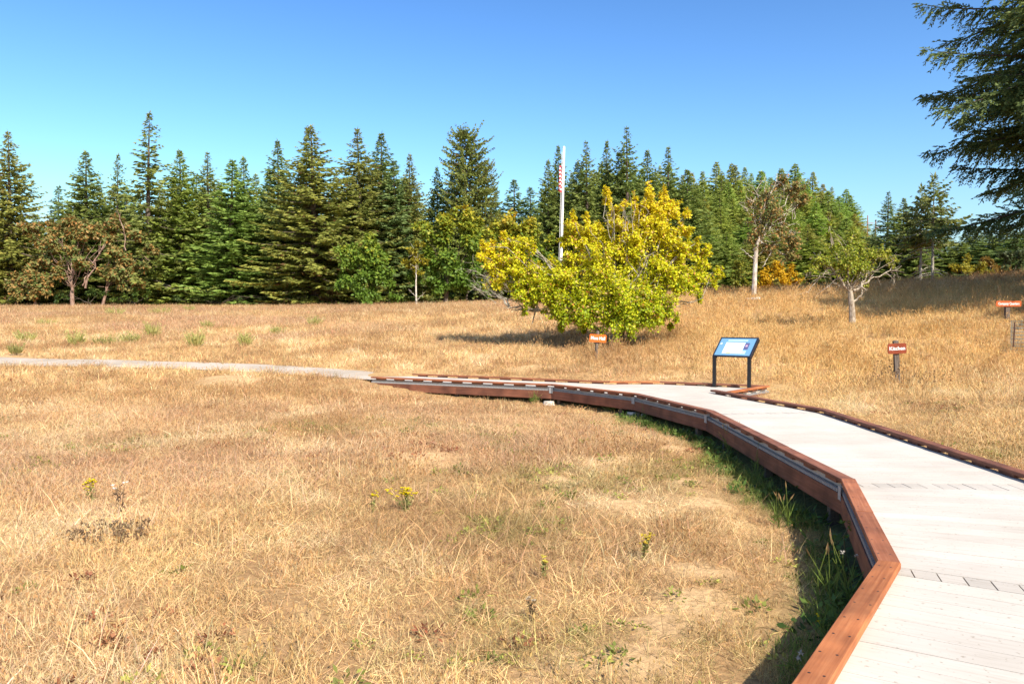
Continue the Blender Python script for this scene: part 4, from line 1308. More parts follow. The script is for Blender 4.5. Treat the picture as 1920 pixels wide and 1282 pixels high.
for k in range(24):
    x0, y0 = rr_.uniform(1510, 1680), rr_.uniform(480, 520)
    abare.append((AP(x0, y0), AP(x0 + rr_.uniform(-20, 20), y0 + rr_.uniform(-15, 30), rr_.uniform(-.5, .5)), .010))
def rel(p): return np.asarray(p) - ab
leafy('apple_tree', 'small old apple tree with sparse leaves and bare drooping twigs on the right', 'tree', ab, ac, 6200, .11, apple_col, .13, M_BARK_APPLE, seed=8, bare=abare,
      trunk_pts=[np.array([0.02, 0, -.3]), rel(AP(1598, 590)), rel(AP(1596, 565)), rel(AP(1594, 545))], limb_r=.24, twigs=16, twig_r=.008)

# tall half-bare tree with pale trunk
BD = 50.0
bb = np.array([P(1413, 557, BD)[0], BD, 0]); bb[2] = gzs(bb[0], BD)
def rust_col(pw, pl, r):
    f = r.random(len(pw))
    return ramp_col([(0, (.13, .19, .05)), (.45, (.25, .25, .08)), (.78, (.40, .26, .09)), (1, (.56, .26, .08))])(f)
bc_ = [cl(x, y, rr * 1.3, BD, dd, wt) for x, y, rr, dd, wt in [
    (1430, 370, 28, 0, .5), (1465, 345, 24, .3, .5), (1490, 355, 20, 0, .45), (1500, 380, 16, 0, .3), (1450, 395, 30, -.3, .6), (1425, 420, 24, 0, .6), (1465, 430, 28, 0, .7), (1485, 455, 24, .2, .6), (1440, 460, 26, 0, .6),
    (1480, 480, 20, 0, .5), (1415, 450, 18, 0, .4), (1505, 375, 14, 0, .2), (1410, 380, 16, 0, .2)]]
def BP(x, y, dd=0.0): return P(x, y, BD + dd)
bbare = [(BP(1415, 470), BP(1430, 380), .12), (BP(1430, 400), BP(1400, 370), .04), (BP(1430, 390), BP(1455, 340), .06), (BP(1418, 460), BP(1458, 410), .06), (BP(1458, 410), BP(1495, 380), .04), (BP(1460, 410), BP(1485, 440), .04),
         (BP(1412, 485), BP(1395, 470), .03), (BP(1412, 480), BP(1450, 465), .035), (BP(1430, 500), BP(1445, 475), .03), (BP(1426, 380), BP(1412, 350), .03)]
for k in range(30):
    x0, y0 = rr_.uniform(1405, 1490), rr_.uniform(345, 450)
    bbare.append((BP(x0, y0), BP(x0 + rr_.uniform(-22, 22), y0 - rr_.uniform(0, 30), rr_.uniform(-.5, .5)), .022))
def relb(p): return np.asarray(p) - bb
leafy('madrone_tree', 'tall half-bare tree with pale trunk and sparse rusty leaves before the forested hill', 'tree', bb, bc_, 7000, .17, rust_col, .14, M_BARK_PALE, seed=15, bare=bbare,
      trunk_pts=[np.array([0, 0, -.3]), relb(BP(1415, 520)), relb(BP(1417, 480)), relb(BP(1420, 455))], limb_r=.25, twigs=18, twig_r=.014)
# pale log lying by its foot
lg = sign_at(1417, 565, 46)
lo_ = empty('cut_log', lg, 'short pale cut log lying near the foot of the half-bare tree', 'log')
mb = MB(); mb.tube([(-.55, .05, .10), (0, 0, .12), (.25, -.04, .12)], [.09, .11, .12], 10); mb.obj('log_body', M_BARK_PALE, lo_)
mb = MB(); mb.tube([(.251, -.04, .12), (.262, -.042, .12)], [.105, .1], 10); mb.obj('cut_face', M_STONE, lo_)

# rusty madrones on the left
MD = 91.0
def madrone(label, bpx, bpy_, cl_list, nleaf, seed, bare, tr=.22, colf=rust_col, bark=M_BARK_PINK, d=MD, name='madrone_tree', tp=None, cat='tree', group=None, ls=.40, lim=.5, twigs=14):
    b = np.array([P(bpx, bpy_, d)[0], d, 0]); b[2] = gzs(b[0], d)
    cc = [cl(x, y, rr, d, dd) for x, y, rr, dd in cl_list]
    tps = [np.array([0, 0, -.3])] + [np.asarray(P(*q, d)) - b for q in tp] if tp else None
    br = [(P(*a, d - .3), P(*c, d - .3), rr) for a, c, rr in bare]
    return leafy(name, label, cat, b, cc, nleaf, ls, colf, tr, bark, group, seed=seed, bare=br, trunk_pts=tps, twigs=twigs, twig_r=.018, limb_r=lim * .22)
madrone('rust-leaved tree with several pale pinkish stems at the left wood edge', 136, 566,
        [(130, 470, 24, -.9), (152, 492, 20, -.9), (112, 508, 22, -.7), (140, 440, 26, -.7), (95, 455, 22, -.8), (60, 430, 22, .5), (75, 460, 28, 0), (110, 430, 30, 1), (140, 415, 26, .5), (160, 430, 24, 0), (90, 490, 26, .6), (60, 500, 26, 1), (190, 430, 22, 0), (110, 470, 22, 1.2), (45, 425, 12, 0), (205, 420, 16, 0), (160, 460, 18, 1)],
        11000, 21, [((136, 545), (138, 470), .13), ((138, 520), (120, 480), .10), ((140, 515), (148, 450), .11), ((155, 535), (170, 500), .12), ((170, 500), (195, 460), .09), ((130, 470), (105, 445), .04)],
        tr=.22, tp=[(135, 550), (136, 540)])
madrone('rusty low spreading tree touching the ground at the far left', 70, 566, [(40, 535, 26, 0), (70, 540, 30, -.4), (35, 550, 20, -.4), (90, 525, 24, 0), (20, 530, 18, .4), (55, 515, 20, 0)], 6500, 22,
        [((70, 560), (40, 525), .07), ((70, 558), (95, 520), .07)], tr=.14)
madrone('rust and green tree with crooked pale limbs below the tallest spire', 190, 566,
        [(225, 420, 28, .5), (215, 470, 26, 0), (240, 490, 24, 0), (225, 520, 30, -.3), (250, 440, 20, .5), (195, 500, 20, 0), (205, 445, 20, 0), (255, 530, 22, 0), (285, 470, 18, 0), (275, 500, 16, .3)],
        9000, 23, [((192, 556), (202, 525), .08), ((160, 540), (178, 490), .12), ((178, 490), (200, 455), .08), ((232, 430), (222, 400), .06), ((236, 470), (232, 425), .06), ((260, 470), (280, 490), .05)], tr=.16)
def maple_col(top_y, ylw):
    def f(pw, pl, r):
        n = len(pw)
        h = pl[:, 2] / top_y
        k = np.clip((h - .55) * 1.6 * ylw + r.normal(0, .16, n) + .12 * ylw, 0, 1)
        return ramp_col([(0, (.14, .23, .03)), (.35, (.27, .32, .035)), (.65, (.46, .41, .035)), (1, (.60, .36, .03))])(k) * r.uniform(.75, 1.2, (n, 1))
    return f
madrone('round green bushy tree at the wood edge right of the olive conifer', 700, 566, [(690, 480, 40, 0), (660, 490, 30, 0), (720, 490, 30, 0), (700, 520, 42, -.6), (665, 530, 32, -.5), (730, 530, 26, -.3), (690, 550, 36, -.8), (650, 470, 22, .3), (640, 530, 22, 0), (740, 555, 16, 0), (690, 455, 22, 0)],
        9500, 24, [], tr=.2, colf=maple_col(8.0, .35), name='maple_tree', bark=M_BARK, ls=.40, d=85.0)
madrone('large rounded maple with a yellow-orange tinted top left of the yellow tree', 835, 562, [(830, 450, 40, 0), (870, 420, 36, 0), (840, 410, 28, 0), (800, 440, 30, 0), (890, 460, 36, 0), (850, 490, 44, -.5), (810, 490, 32, 0), (900, 500, 34, 0), (870, 530, 36, -.5), (830, 535, 32, -.3), (910, 540, 26, 0), (900, 430, 24, .3), (790, 420, 18, .3), (775, 520, 18, 0)],
        14000, 25, [], tr=.25, colf=maple_col(10.5, .75), name='maple_tree', bark=M_BARK, ls=.40, d=85.0)
madrone('orange-brown maple crown showing between the rounded maple and the yellow tree', 960, 560, [(950, 420, 32, 0), (985, 430, 30, 0), (930, 440, 26, 0), (960, 460, 40, 0), (1000, 460, 30, 0), (1010, 480, 34, 0), (930, 480, 30, 0), (980, 510, 36, 0), (940, 530, 34, 0), (1020, 520, 30, 0), (1030, 455, 18, 0)],
        10000, 26, [], tr=.22, colf=maple_col(10.0, 1.0), name='maple_tree', bark=M_BARK, ls=.40, d=85.0)
madrone('thin pale-stemmed young tree with yellow leaves between two green maples', 781, 562, [(775, 470, 20, 0), (785, 490, 18, 0), (765, 495, 16, 0), (790, 455, 12, 0), (778, 510, 14, 0)], 900, 27,
        [((781, 520), (779, 470), .05), ((782, 560), (770, 545), .03), ((782, 562), (796, 548), .03)], tr=.09, colf=lambda pw, pl, r: ramp_col([(0, (.16, .17, .02)), (1, (.42, .34, .03))])(r.random(len(pw))), name='young_tree', bark=M_BARK_PALE, tp=[(780, 545), (780, 515)], d=83.5)
# shrubs under and beside the trees
def shrub(label, px, py_b, d, cls, n, c0, c1, seed, ls=.26, group=None):
    b = np.array([P(px, py_b, d)[0], d, 0]); b[2] = gzs(b[0], d)
    cc = []
    for x, y, rr in cls:
        c_, r_, w_ = cl(x, y, rr, d)
        c_[2] = max(c_[2], b[2] + .15)
        cc.append((c_, r_, w_))
    return leafy('shrub', label, 'shrub', b, cc, n, ls, lambda pw, pl, r: ramp_col([(0, c0), (1, c1)])(r.random(len(pw)) ** 1.2), .06, M_BARK, group, seed=seed, twigs=14, twig_r=.02)
GS = 'shrubs at the foot of the woods'
shrub('bright orange-yellow shrub behind the pale trunk of the half-bare tree', 1455, 551, 83, [(1438, 522, 28), (1470, 522, 28), (1455, 505, 22), (1490, 530, 20), (1428, 535, 18), (1497, 518, 14)], 4600, (.46, .28, .012), (.74, .46, .018), 41, .26, GS)
shrub('yellow-green shrub left of the pale trunk of the half-bare tree', 1388, 552, 85, [(1390, 500, 22), (1385, 525, 24), (1400, 535, 20), (1375, 540, 18), (1350, 545, 16)], 2000, (.10, .14, .02), (.30, .27, .025), 42, .26, GS)
shrub('small rust-coloured shrub left of the round green bushy tree', 622, 566, 90, [(622, 548, 14), (632, 555, 12), (612, 558, 10)], 700, (.10, .09, .03), (.24, .13, .04), 43, .3, GS)
shrub('low bright green shrub in front of the pale-stemmed young tree', 745, 565, 89, [(735, 557, 12), (755, 558, 14), (772, 560, 9), (720, 561, 8)], 700, (.09, .14, .02), (.20, .22, .03), 44, .28, GS)
shrub('yellow shrub on the right under the big fir', 1818, 522, 74, [(1810, 498, 22), (1832, 502, 18), (1792, 506, 15), (1848, 508, 13)], 2200, (.18, .18, .02), (.42, .33, .03), 45, .24, GS)
shrub('orange-tinted shrub right of the yellow one under the big fir', 1857, 520, 76, [(1852, 490, 17), (1865, 502, 18), (1880, 505, 15)], 1600, (.16, .12, .03), (.36, .20, .04), 46, .24, GS)
shrub('rounded green shrub at the right edge under the big fir', 1895, 516, 76, [(1893, 482, 26), (1915, 488, 26), (1885, 500, 18), (1930, 478, 26)], 3000, (.06, .09, .03), (.14, .16, .06), 47, .24, GS)
shrub('green shrub low at the left foot of the wood', 255, 567, 89, [(255, 552, 14), (235, 556, 12), (275, 556, 12), (215, 560, 9)], 900, (.05, .10, .02), (.16, .20, .03), 48, .28, GS)
shrub('dark green shrub between the rust-leaved trees', 175, 567, 89, [(165, 552, 12), (185, 550, 14), (110, 560, 10), (120, 556, 10)], 900, (.04, .08, .02), (.11, .15, .03), 49, .28, GS)
shrub('long low green thicket at the foot of the rounded maple', 890, 562, 88, [(850, 553, 12), (880, 552, 14), (910, 552, 14), (935, 550, 14), (820, 558, 8)], 1400, (.045, .09, .02), (.12, .17, .03), 50, .28, GS)
shrub('low green thicket at the foot of the bright conifers', 400, 567, 92, [(330, 560, 10), (370, 560, 10), (410, 558, 12), (450, 558, 12), (490, 560, 10), (540, 560, 11), (580, 561, 9)], 1500, (.05, .085, .025), (.12, .15, .04), 51, .28, GS)
shrub('yellow-green shrub below the right side of the yellow tree', 1304, 556, 60, [(1300, 548, 10), (1312, 552, 8), (1290, 553, 7)], 420, (.10, .14, .03), (.25, .27, .05), 52, .18, GS)
shrub('dim green shrub left of the small apple tree', 1560, 549, 84, [(1545, 535, 16), (1570, 535, 16), (1525, 542, 12), (1600, 538, 14), (1630, 530, 16)], 1500, (.05, .085, .02), (.20, .18, .03), 53, .22, GS)

# conifers just outside the frame on the right; their shadows lie across the upper meadow
for x, y, h, lab in ((25.8, 22.3, 17, 'smallest conifer beyond the right edge, closest to the camera'), (28.8, 25.0, 20, 'second nearest conifer beyond the right edge'), (32.3, 27.3, 24, 'tallest conifer beyond the right edge'),
                     (36.2, 30.0, 22, 'conifer beyond the right edge nearest the big fir'), (30.5, 28.5, 22, 'conifer beyond the right edge standing behind the second nearest'), (27.4, 26.6, 20, 'conifer beyond the right edge wedged between two others'), (34.2, 31.8, 24, 'conifer beyond the right edge behind the tallest')):
    (cm, wm), Rv = VAR['dense']
    t = empty('conifer_tree', (x, y, gzs(x, y)), lab, 'tree', 'conifers beyond the right edge')
    t.scale = (1.4, 1.4, h / HV)
    link('trunk', wm, t); link('crown', cm, t)['kind'] = 'stuff'

# far utility poles in the gap
for px, top, bot, lab in ((1627, 404, 480, 'thin brown utility pole standing in the sky gap'), (1642, 412, 480, 'fainter right-hand utility pole in the sky gap')):
    d = 150.0
    b = P(px - 2, bot + 20, d); T = P(px, top, d)
    t = empty('utility_pole', tuple(b), lab, 'utility pole', 'utility poles')
    mb = MB(); mb.tube([(0, 0, 0), tuple(T - b)], [.13, .09], 7); mb.obj('pole', M_POLEB, t)
    mb = MB(); v = T - b; mb.box(v[0] - .1, v[0] + 1.1, -.05, .05, v[2] - 1.5, v[2] - 1.4); mb.obj('crossarm', M_POLEB, t)

# ------------------------------------------------------------------ grasses
def blade_mesh(name, seed, n, rad, h, hv, spread, wid, lie=0.0, seedhead=0.0, mat=None, curl=.5, cvar=.36, headcol=(.9, .8, .7)):
    r = np.random.default_rng(seed)
    mb = MB()
    a = r.uniform(0, 6.28, n); q = rad * np.sqrt(r.random(n))
    b = np.stack([q * np.cos(a), q * np.sin(a), np.full(n, -.02)], 1)
    H = h * np.clip(1 + hv * r.normal(0, 1, n), .25, 2.0)
    az = r.uniform(0, 6.28, n)
    tilt = np.abs(r.normal(0, spread, n)) + lie * r.random(n)
    d = np.stack([np.cos(az) * np.sin(tilt), np.sin(az) * np.sin(tilt), np.cos(tilt)], 1)
    hd = np.stack([np.cos(az), np.sin(az), np.zeros(n)], 1)
    sd = unit(np.cross(d, rnd_dirs(r, n)))
    m_ = b + d * (H * .55)[:, None]
    e = b + d * H[:, None] + hd * (H * curl * r.random(n))[:, None] * .6
    e[:, 2] -= H * curl * r.random(n) * .3
    e[:, 2] = np.maximum(e[:, 2], .01)
    w_ = wid * r.uniform(.6, 1.3, n)[:, None]
    V = np.stack([b - sd * w_ * .5, b + sd * w_ * .5, m_ + sd * w_ * .42, m_ - sd * w_ * .42, e], 1).reshape(-1, 3)
    i = np.arange(n)[:, None] * 5
    col = np.repeat(np.clip(1 + cvar * r.normal(0, 1, (n, 1)), .45, 1.6) * (1 + .06 * r.normal(0, 1, (n, 3))), 5, 0)
    mb.v.append(V); mb.c.append(col); mb.f4.append(i + np.array([[0, 1, 2, 3]])); mb.f3.append(i + np.array([[3, 2, 4]])); mb.n += len(V)
    k = np.where(r.random(n) < seedhead)[0]
    if len(k):
        dv = unit(e[k] - m_[k])
        mb.kites(e[k] - dv * .03, dv, unit(np.cross(dv, rnd_dirs(r, len(k)))), .10 * h / .3, .016, np.tile(headcol, (len(k), 1)))
        mb.kites(e[k] - dv * .03, dv, unit(np.cross(dv, rnd_dirs(r, len(k)))), .10 * h / .3, .016, np.tile(headcol, (len(k), 1)))
    return mb.mesh(name, mat or M_GRASS)
def source(me):
    return bpy.data.objects.new(me.name + '_source', me)        # kept out of the scene, only instanced
def forb_mesh(name, seed, n, rad, h, L, W, mat=None):
    r = np.random.default_rng(seed)
    mb = MB()
    a = r.uniform(0, 6.28, n); q = rad * np.sqrt(r.random(n))
    b = np.stack([q * np.cos(a), q * np.sin(a), h * r.random(n)], 1)
    dv = unit(np.stack([np.cos(a) + r.normal(0, .5, n), np.sin(a) + r.normal(0, .5, n), r.normal(.5, .4, n)], 1))
    mb.kites(b, dv, unit(np.cross(dv, np.array([0, 0, 1.0]) + .6 * rnd_dirs(r, n))), L * r.uniform(.6, 1.3, n), W * r.uniform(.7, 1.2, n), np.clip(1 + .25 * r.normal(0, 1, (n, 1)), .5, 1.6) * np.ones((1, 3)))
    return mb.mesh(name, mat or M_GRASS)
SRC = {
    'mat': [source(blade_mesh('short_grass', 100 + k, 150, .17, .07, .45, .8, .0032, lie=1.0)) for k in range(3)],
    'up': [source(blade_mesh('straw_grass', 110 + k, 36, .15, .125, .5, .30, .0030, seedhead=.3, curl=.4)) for k in range(3)],
    'tall': [source(blade_mesh('tall_grass', 120 + k, 50, .16, .36, .3, .24, .0045, seedhead=.4, curl=.5)) for k in range(2)],
    'far': [source(blade_mesh('meadow_grass', 130 + k, 70, .32, .17, .5, .7, .010, seedhead=.25, curl=.5)) for k in range(3)],
    'lie': [source(blade_mesh('fallen_straw', 140 + k, 26, .22, .20, .5, .2, .0046, lie=1.5, curl=.2)) for k in range(2)],
    'green': [source(blade_mesh('green_blade', 150 + k, 70, .14, .15, .4, .5, .005)) for k in range(2)],
    'forb': [source(forb_mesh('leafy_weed', 160 + k, 34, .11, .06, .055, .028)) for k in range(2)],
}
def scatter(name, pts, scl, tint, srcs, seed, tiltamt=.12):
    n = len(pts)
    if n == 0: return None
    r = np.random.default_rng(seed)
    me = bpy.data.meshes.new(name)
    me.vertices.add(n); me.vertices.foreach_set('co', np.asarray(pts, np.float32).ravel())
    def attr(nm, typ, arr, key):
        a = me.attributes.new(nm, typ, 'POINT'); a.data.foreach_set(key, np.ascontiguousarray(arr).ravel())
    rot = np.stack([r.normal(0, tiltamt, n), r.normal(0, tiltamt, n), r.uniform(0, 6.28, n)], 1).astype(np.float32)
    attr('rot', 'FLOAT_VECTOR', rot, 'vector')
    attr('scl', 'FLOAT', np.asarray(scl, np.float32), 'value')
    c4 = np.ones((n, 4), np.float32); c4[:, :3] = tint
    attr('tint', 'FLOAT_COLOR', c4, 'color')
    attr('pick', 'INT', r.integers(0, len(srcs), n).astype(np.int32), 'value')
    me.update()
    ob = link(name, me)
    ob['kind'] = 'stuff'
    g = bpy.data.node_groups.new(name + '_nodes', 'GeometryNodeTree')
    g.interface.new_socket('Geometry', in_out='INPUT', socket_type='NodeSocketGeometry')
    g.interface.new_socket('Geometry', in_out='OUTPUT', socket_type='NodeSocketGeometry')
    gi = g.nodes.new('NodeGroupInput'); go = g.nodes.new('NodeGroupOutput')
    ip_ = g.nodes.new('GeometryNodeInstanceOnPoints'); ip_.inputs['Pick Instance'].default_value = True
    jn = g.nodes.new('GeometryNodeJoinGeometry')
    for s in reversed(srcs):
        oi = g.nodes.new('GeometryNodeObjectInfo'); oi.inputs['Object'].default_value = s; oi.inputs['As Instance'].default_value = True
        g.links.new(oi.outputs['Geometry'], jn.inputs[0])
    def na(nm, typ):
        k = g.nodes.new('GeometryNodeInputNamedAttribute'); k.data_type = typ; k.inputs[0].default_value = nm
        return [o for o in k.outputs if o.enabled and o.name == 'Attribute'][0]
    g.links.new(gi.outputs[0], ip_.inputs['Points']); g.links.new(jn.outputs[0], ip_.inputs['Instance'])
    g.links.new(na('pick', 'INT'), ip_.inputs['Instance Index'])
    er = g.nodes.new('FunctionNodeEulerToRotation')
    g.links.new(na('rot', 'FLOAT_VECTOR'), er.inputs[0]); g.links.new(er.outputs[0], ip_.inputs['Rotation'])
    g.links.new(na('scl', 'FLOAT'), ip_.inputs['Scale'])
    g.links.new(ip_.outputs[0], go.inputs[0])
    md = ob.modifiers.new('scatter', 'NODES'); md.node_group = g
    return ob
STRAW = np.array([.74, .515, .245]); BLOND = np.array([.83, .65, .38]); TAN = np.array([.50, .315, .15]); ROSE = np.array([.58, .37, .23]); GOLD = np.array([.79, .55, .22]); GRN = np.array([.17, .20, .045]); DGRN = np.array([.075, .11, .025])
def grass_points(y0, y1, dens, seed):
    r = np.random.default_rng(seed)
    xr = lambda y: .70 * y + 2.0
    area_n = int(dens * (y1 - y0) * 2 * xr((y0 + y1) / 2))
    u = r.random(area_n)
    y = np.sqrt(y0 ** 2 + u * (y1 ** 2 - y0 ** 2))
    x = r.uniform(-1, 1, area_n) * xr(y)
    ok = ~poly_in(x, y, PATH_POLY) & ~poly_in(x, y, DECK_POLY)
    ok &= (seg_dist(x, y, LEFT) > .10) & (seg_dist(x, y, [L0r, Ar, Br, Cr, Q_]) > .12) & (seg_dist(x, y, [Qp, K1, K2, T_, Fr]) > .12)
    return x[ok], y[ok], r
def tints(x, y, r):
    n = len(x)
    a = fbm(x, y, 4.0, 41); b = fbm(x, y, 1.1, 47); c = fbm(x, y, 7.0, 53)
    d_ = fbm(x, y, .55, 107)
    k = np.clip((a - .5) * 3.0 + (b - .5) * 2.2 + (d_ - .5) * 1.6 + .5 + r.normal(0, .2, n), 0, 1)[:, None]
    col = TAN * (1 - k) + STRAW * k
    k2 = np.clip((b - .55) * 4 + r.normal(0, .2, n), 0, 1)[:, None]
    col = col * (1 - k2) + BLOND * k2
    k3 = np.clip((c - .52) * 5, 0, 1)[:, None] * .6
    col = col * (1 - k3) + ROSE * k3
    gold = np.clip((x - 3) / 5, 0, 1) * np.clip((y - 15) / 6, 0, 1) * np.clip((62 - y) / 20, 0, 1)
    k4 = (gold * (.35 + .5 * r.random(n)))[:, None]
    col = col * (1 - k4) + GOLD * k4
    purple = np.clip((y - 42) / 30, 0, 1)[:, None] * .45 * np.clip(fbm(x, y, 9, 61)[:, None] * 2 - .35, 0, 1)
    col = col * (1 - purple) + np.array([.40, .25, .15]) * purple
    gr = greenness(x, y)
    pg = np.clip((fbm(x, y, 1.6, 71) - .60) * 6, 0, 1) * np.clip((16 - y) / 6, 0, 1) * .55
    kg = (np.maximum(gr * (.55 + .45 * r.random(n)), pg * r.random(n)))[:, None]
    col = col * (1 - kg) + GRN * kg
    return col * r.uniform(.82, 1.15, (n, 1))
def lay(name, y0, y1, dens, key, smin, smax, seed, keep=None):
    x, y, r = grass_points(y0, y1, dens, seed)
    dmask = dirt(x, y)
    ok = r.random(len(x)) > dmask * 1.05
    if keep is not None: ok &= keep(x, y, r)
    x, y = x[ok], y[ok]
    z = gzm(x, y)
    s = r.uniform(smin, smax, len(x)) * (.8 + .45 * fbm(x, y, 1.7, 83)) * np.clip(.38 + seg_dist(x, y, DECK_POLY + [L0]) * .42, .38, 1)
    return scatter(name, np.stack([x, y, z], 1), s, tints(x, y, r), SRC[key], seed)
upkeep = lambda x, y, r: r.random(len(x)) < np.clip((fbm(x, y, 2.2, 91) - .32) * 3.0, .05, 1)
thin = lambda x, y, r: r.random(len(x)) < np.clip((fbm(x, y, 1.1, 103) - .24) * 4.5, .30, 1)
lay('short_dry_grass', 2.6, 9, 80, 'mat', .8, 1.4, 1, thin)
lay('short_dry_grass', 9, 18, 44, 'mat', 1.0, 1.8, 2, thin)
lay('upright_dry_grass', 2.6, 9, 30, 'up', .6, 1.05, 3, upkeep)
lay('upright_dry_grass', 9, 20, 20, 'up', .7, 1.25, 4, upkeep)
lay('fallen_straw', 2.6, 16, 8, 'lie', .7, 1.3, 5)
lay('meadow_grass', 17, 34, 11, 'far', .55, 1.05, 6)
lay('meadow_grass', 33, 62, 5.5, 'far', .8, 1.4, 7)
lay('meadow_grass', 61, 108, 2.6, 'far', 1.1, 1.9, 8)
tallzone = lambda x, y, r: r.random(len(x)) < np.clip((seg_dist(x, y, DECK_POLY) - 1.6) / 1.5, 0, 1) * np.clip((x - .5 - (y < 20) * 5.5) / 3, 0, 1) * np.clip((y - 14) / 5, 0, 1) * np.clip((fbm(x, y, 3.0, 97) - .25) * 2.5, .1, 1)
lay('tall_golden_grass', 14, 40, 9, 'tall', .55, 1.1, 9, tallzone)
lay('tall_golden_grass', 40, 62, 4, 'tall', .9, 1.5, 10, tallzone)
# living grass and leafy weeds along the boardwalk's shaded side, and here and there in the turf
def lay_green(name, y0, y1, dens, key, smin, smax, seed, fn, cols):
    x, y, r = grass_points(y0, y1, dens, seed)
    ok = r.random(len(x)) < fn(x, y)
    x, y = x[ok], y[ok]
    c = cols[0] * (1 - r.random((len(x), 1))) + 0
    k = r.random((len(x), 1)); c = cols[0] * (1 - k) + cols[1] * k
    return scatter(name, np.stack([x, y, gzm(x, y)], 1), r.uniform(smin, smax, len(x)), c, SRC[key], seed)
edgef = lambda x, y: np.clip(greenness(x, y) - .15, 0, 1)
lay_green('green_grass', 2.4, 16, 60, 'green', .5, 1.1, 21, edgef, (np.array([.10, .15, .03]), np.array([.24, .27, .06])))
lay_green('green_weeds', 2.4, 19, 44, 'forb', .7, 1.7, 22, lambda x, y: np.clip(greenness(x, y) * 1.2 - .45, 0, 1), (np.array([.06, .11, .02]), np.array([.14, .20, .04])))
lay_green('green_weeds', 2.6, 16, 10, 'forb', .4, 1.0, 23, lambda x, y: np.clip((fbm(x, y, 1.6, 71) - .57) * 7, 0.02, 1), (np.array([.16, .19, .04]), np.array([.38, .36, .08])))
lay_green('reddish_weeds', 2.6, 24, 8, 'forb', .5, 1.1, 24, lambda x, y: np.clip((fbm(x, y, 2.4, 77) - .62) * 7, 0, 1), (np.array([.25, .08, .04]), np.array([.34, .15, .07])))

# ------------------------------------------------------------------ individual meadow plants
def broom(px, py, wpx, hpx, label, seed, dark=0.0):
    g = gp(px, py)
    d = g.y
    r = np.random.default_rng(seed)
    t = empty('broom_shrub', g, label, 'shrub', 'green broom shrubs in the left meadow')
    n = 80
    R = wpx / F * d / 2; H = hpx / F * d + .13
    a = r.uniform(0, 6.28, n); q = R * .6 * np.sqrt(r.random(n))
    b = np.stack([q * np.cos(a), q * np.sin(a), np.zeros(n) + .02], 1)
    dv = unit(np.stack([np.cos(a) * .55 * q / R * 1.6 + r.normal(0, .22, n), np.sin(a) * .55 * q / R * 1.6 + r.normal(0, .22, n), np.ones(n)], 1))
    mb = MB()
    f = r.random((n, 1))
    col = (np.array([.30, .31, .08]) * (1 - f) + np.array([.58, .52, .19]) * f) * (1 - dark * .5)
    L_ = H * r.uniform(.5, 1.1, n)
    mb.kites(b, dv, unit(np.cross(dv, rnd_dirs(r, n))), L_, .022 + .012 * L_, col)
    # fine side shoots
    k = r.integers(0, n, n * 3); u = r.uniform(.3, 1, n * 3)[:, None]
    c0 = b[k] + dv[k] * (L_[k][:, None] * u)
    d2 = unit(dv[k] + r.normal(0, .45, (n * 3, 3)))
    mb.kites(c0, d2, unit(np.cross(d2, rnd_dirs(r, n * 3))), H * .22, .028, col[k])
    mb.obj('foliage', M_WEED, t, kind='stuff')
    st = MB()
    for j in range(5):
        st.tube([(0, 0, -.05), tuple(b[j] * .5 + (0, 0, H * .15)), tuple(b[j] + dv[j] * L_[j] * .5)], [.014, .010, .005], 4)
    st.obj('stem', M_POST_V, t)
for px, py, w_, h_, lab, dk in [
    (48, 643, 38, 18, 'broom shrub in the left meadow nearest the left edge', 0), (140, 650, 32, 24, 'tall broom shrub left of the middle of the left meadow', 0), (286, 634, 30, 24, 'upright broom shrub right of the long dark low one', 0),
    (367, 652, 32, 28, 'broom shrub with a dark foot just above the path', 0), (460, 651, 24, 20, 'rightmost of the broom shrubs in front of the path row', 0), (88, 611, 50, 10, 'low flat yellowish broom patch high on the left meadow', 0),
    (30, 669, 25, 14, 'small dark rounded broom clump at the path edge', .7), (200, 648, 60, 14, 'long dark low broom clump between two upright ones', .45), (215, 592, 40, 14, 'broom shrub high on the left meadow near the wood', 0), (300, 590, 56, 14, 'wide broom shrub high on the meadow beneath the slim conifers', 0),
    (388, 617, 24, 12, 'small upright broom sprig in the middle of the left meadow', 0), (590, 612, 32, 14, 'lone broom shrub on the meadow below the broad olive conifer', 0), (245, 645, 40, 18, 'pale broom shrub touching the long dark low one', .2), (520, 631, 30, 12, 'faint small broom shrub furthest right on the left meadow', .1), (355, 585, 26, 9, 'tiny broom patch under the full green cone tree', .1)]:
    broom(px, py, w_, h_, lab, int(px * 3 + py), dk)

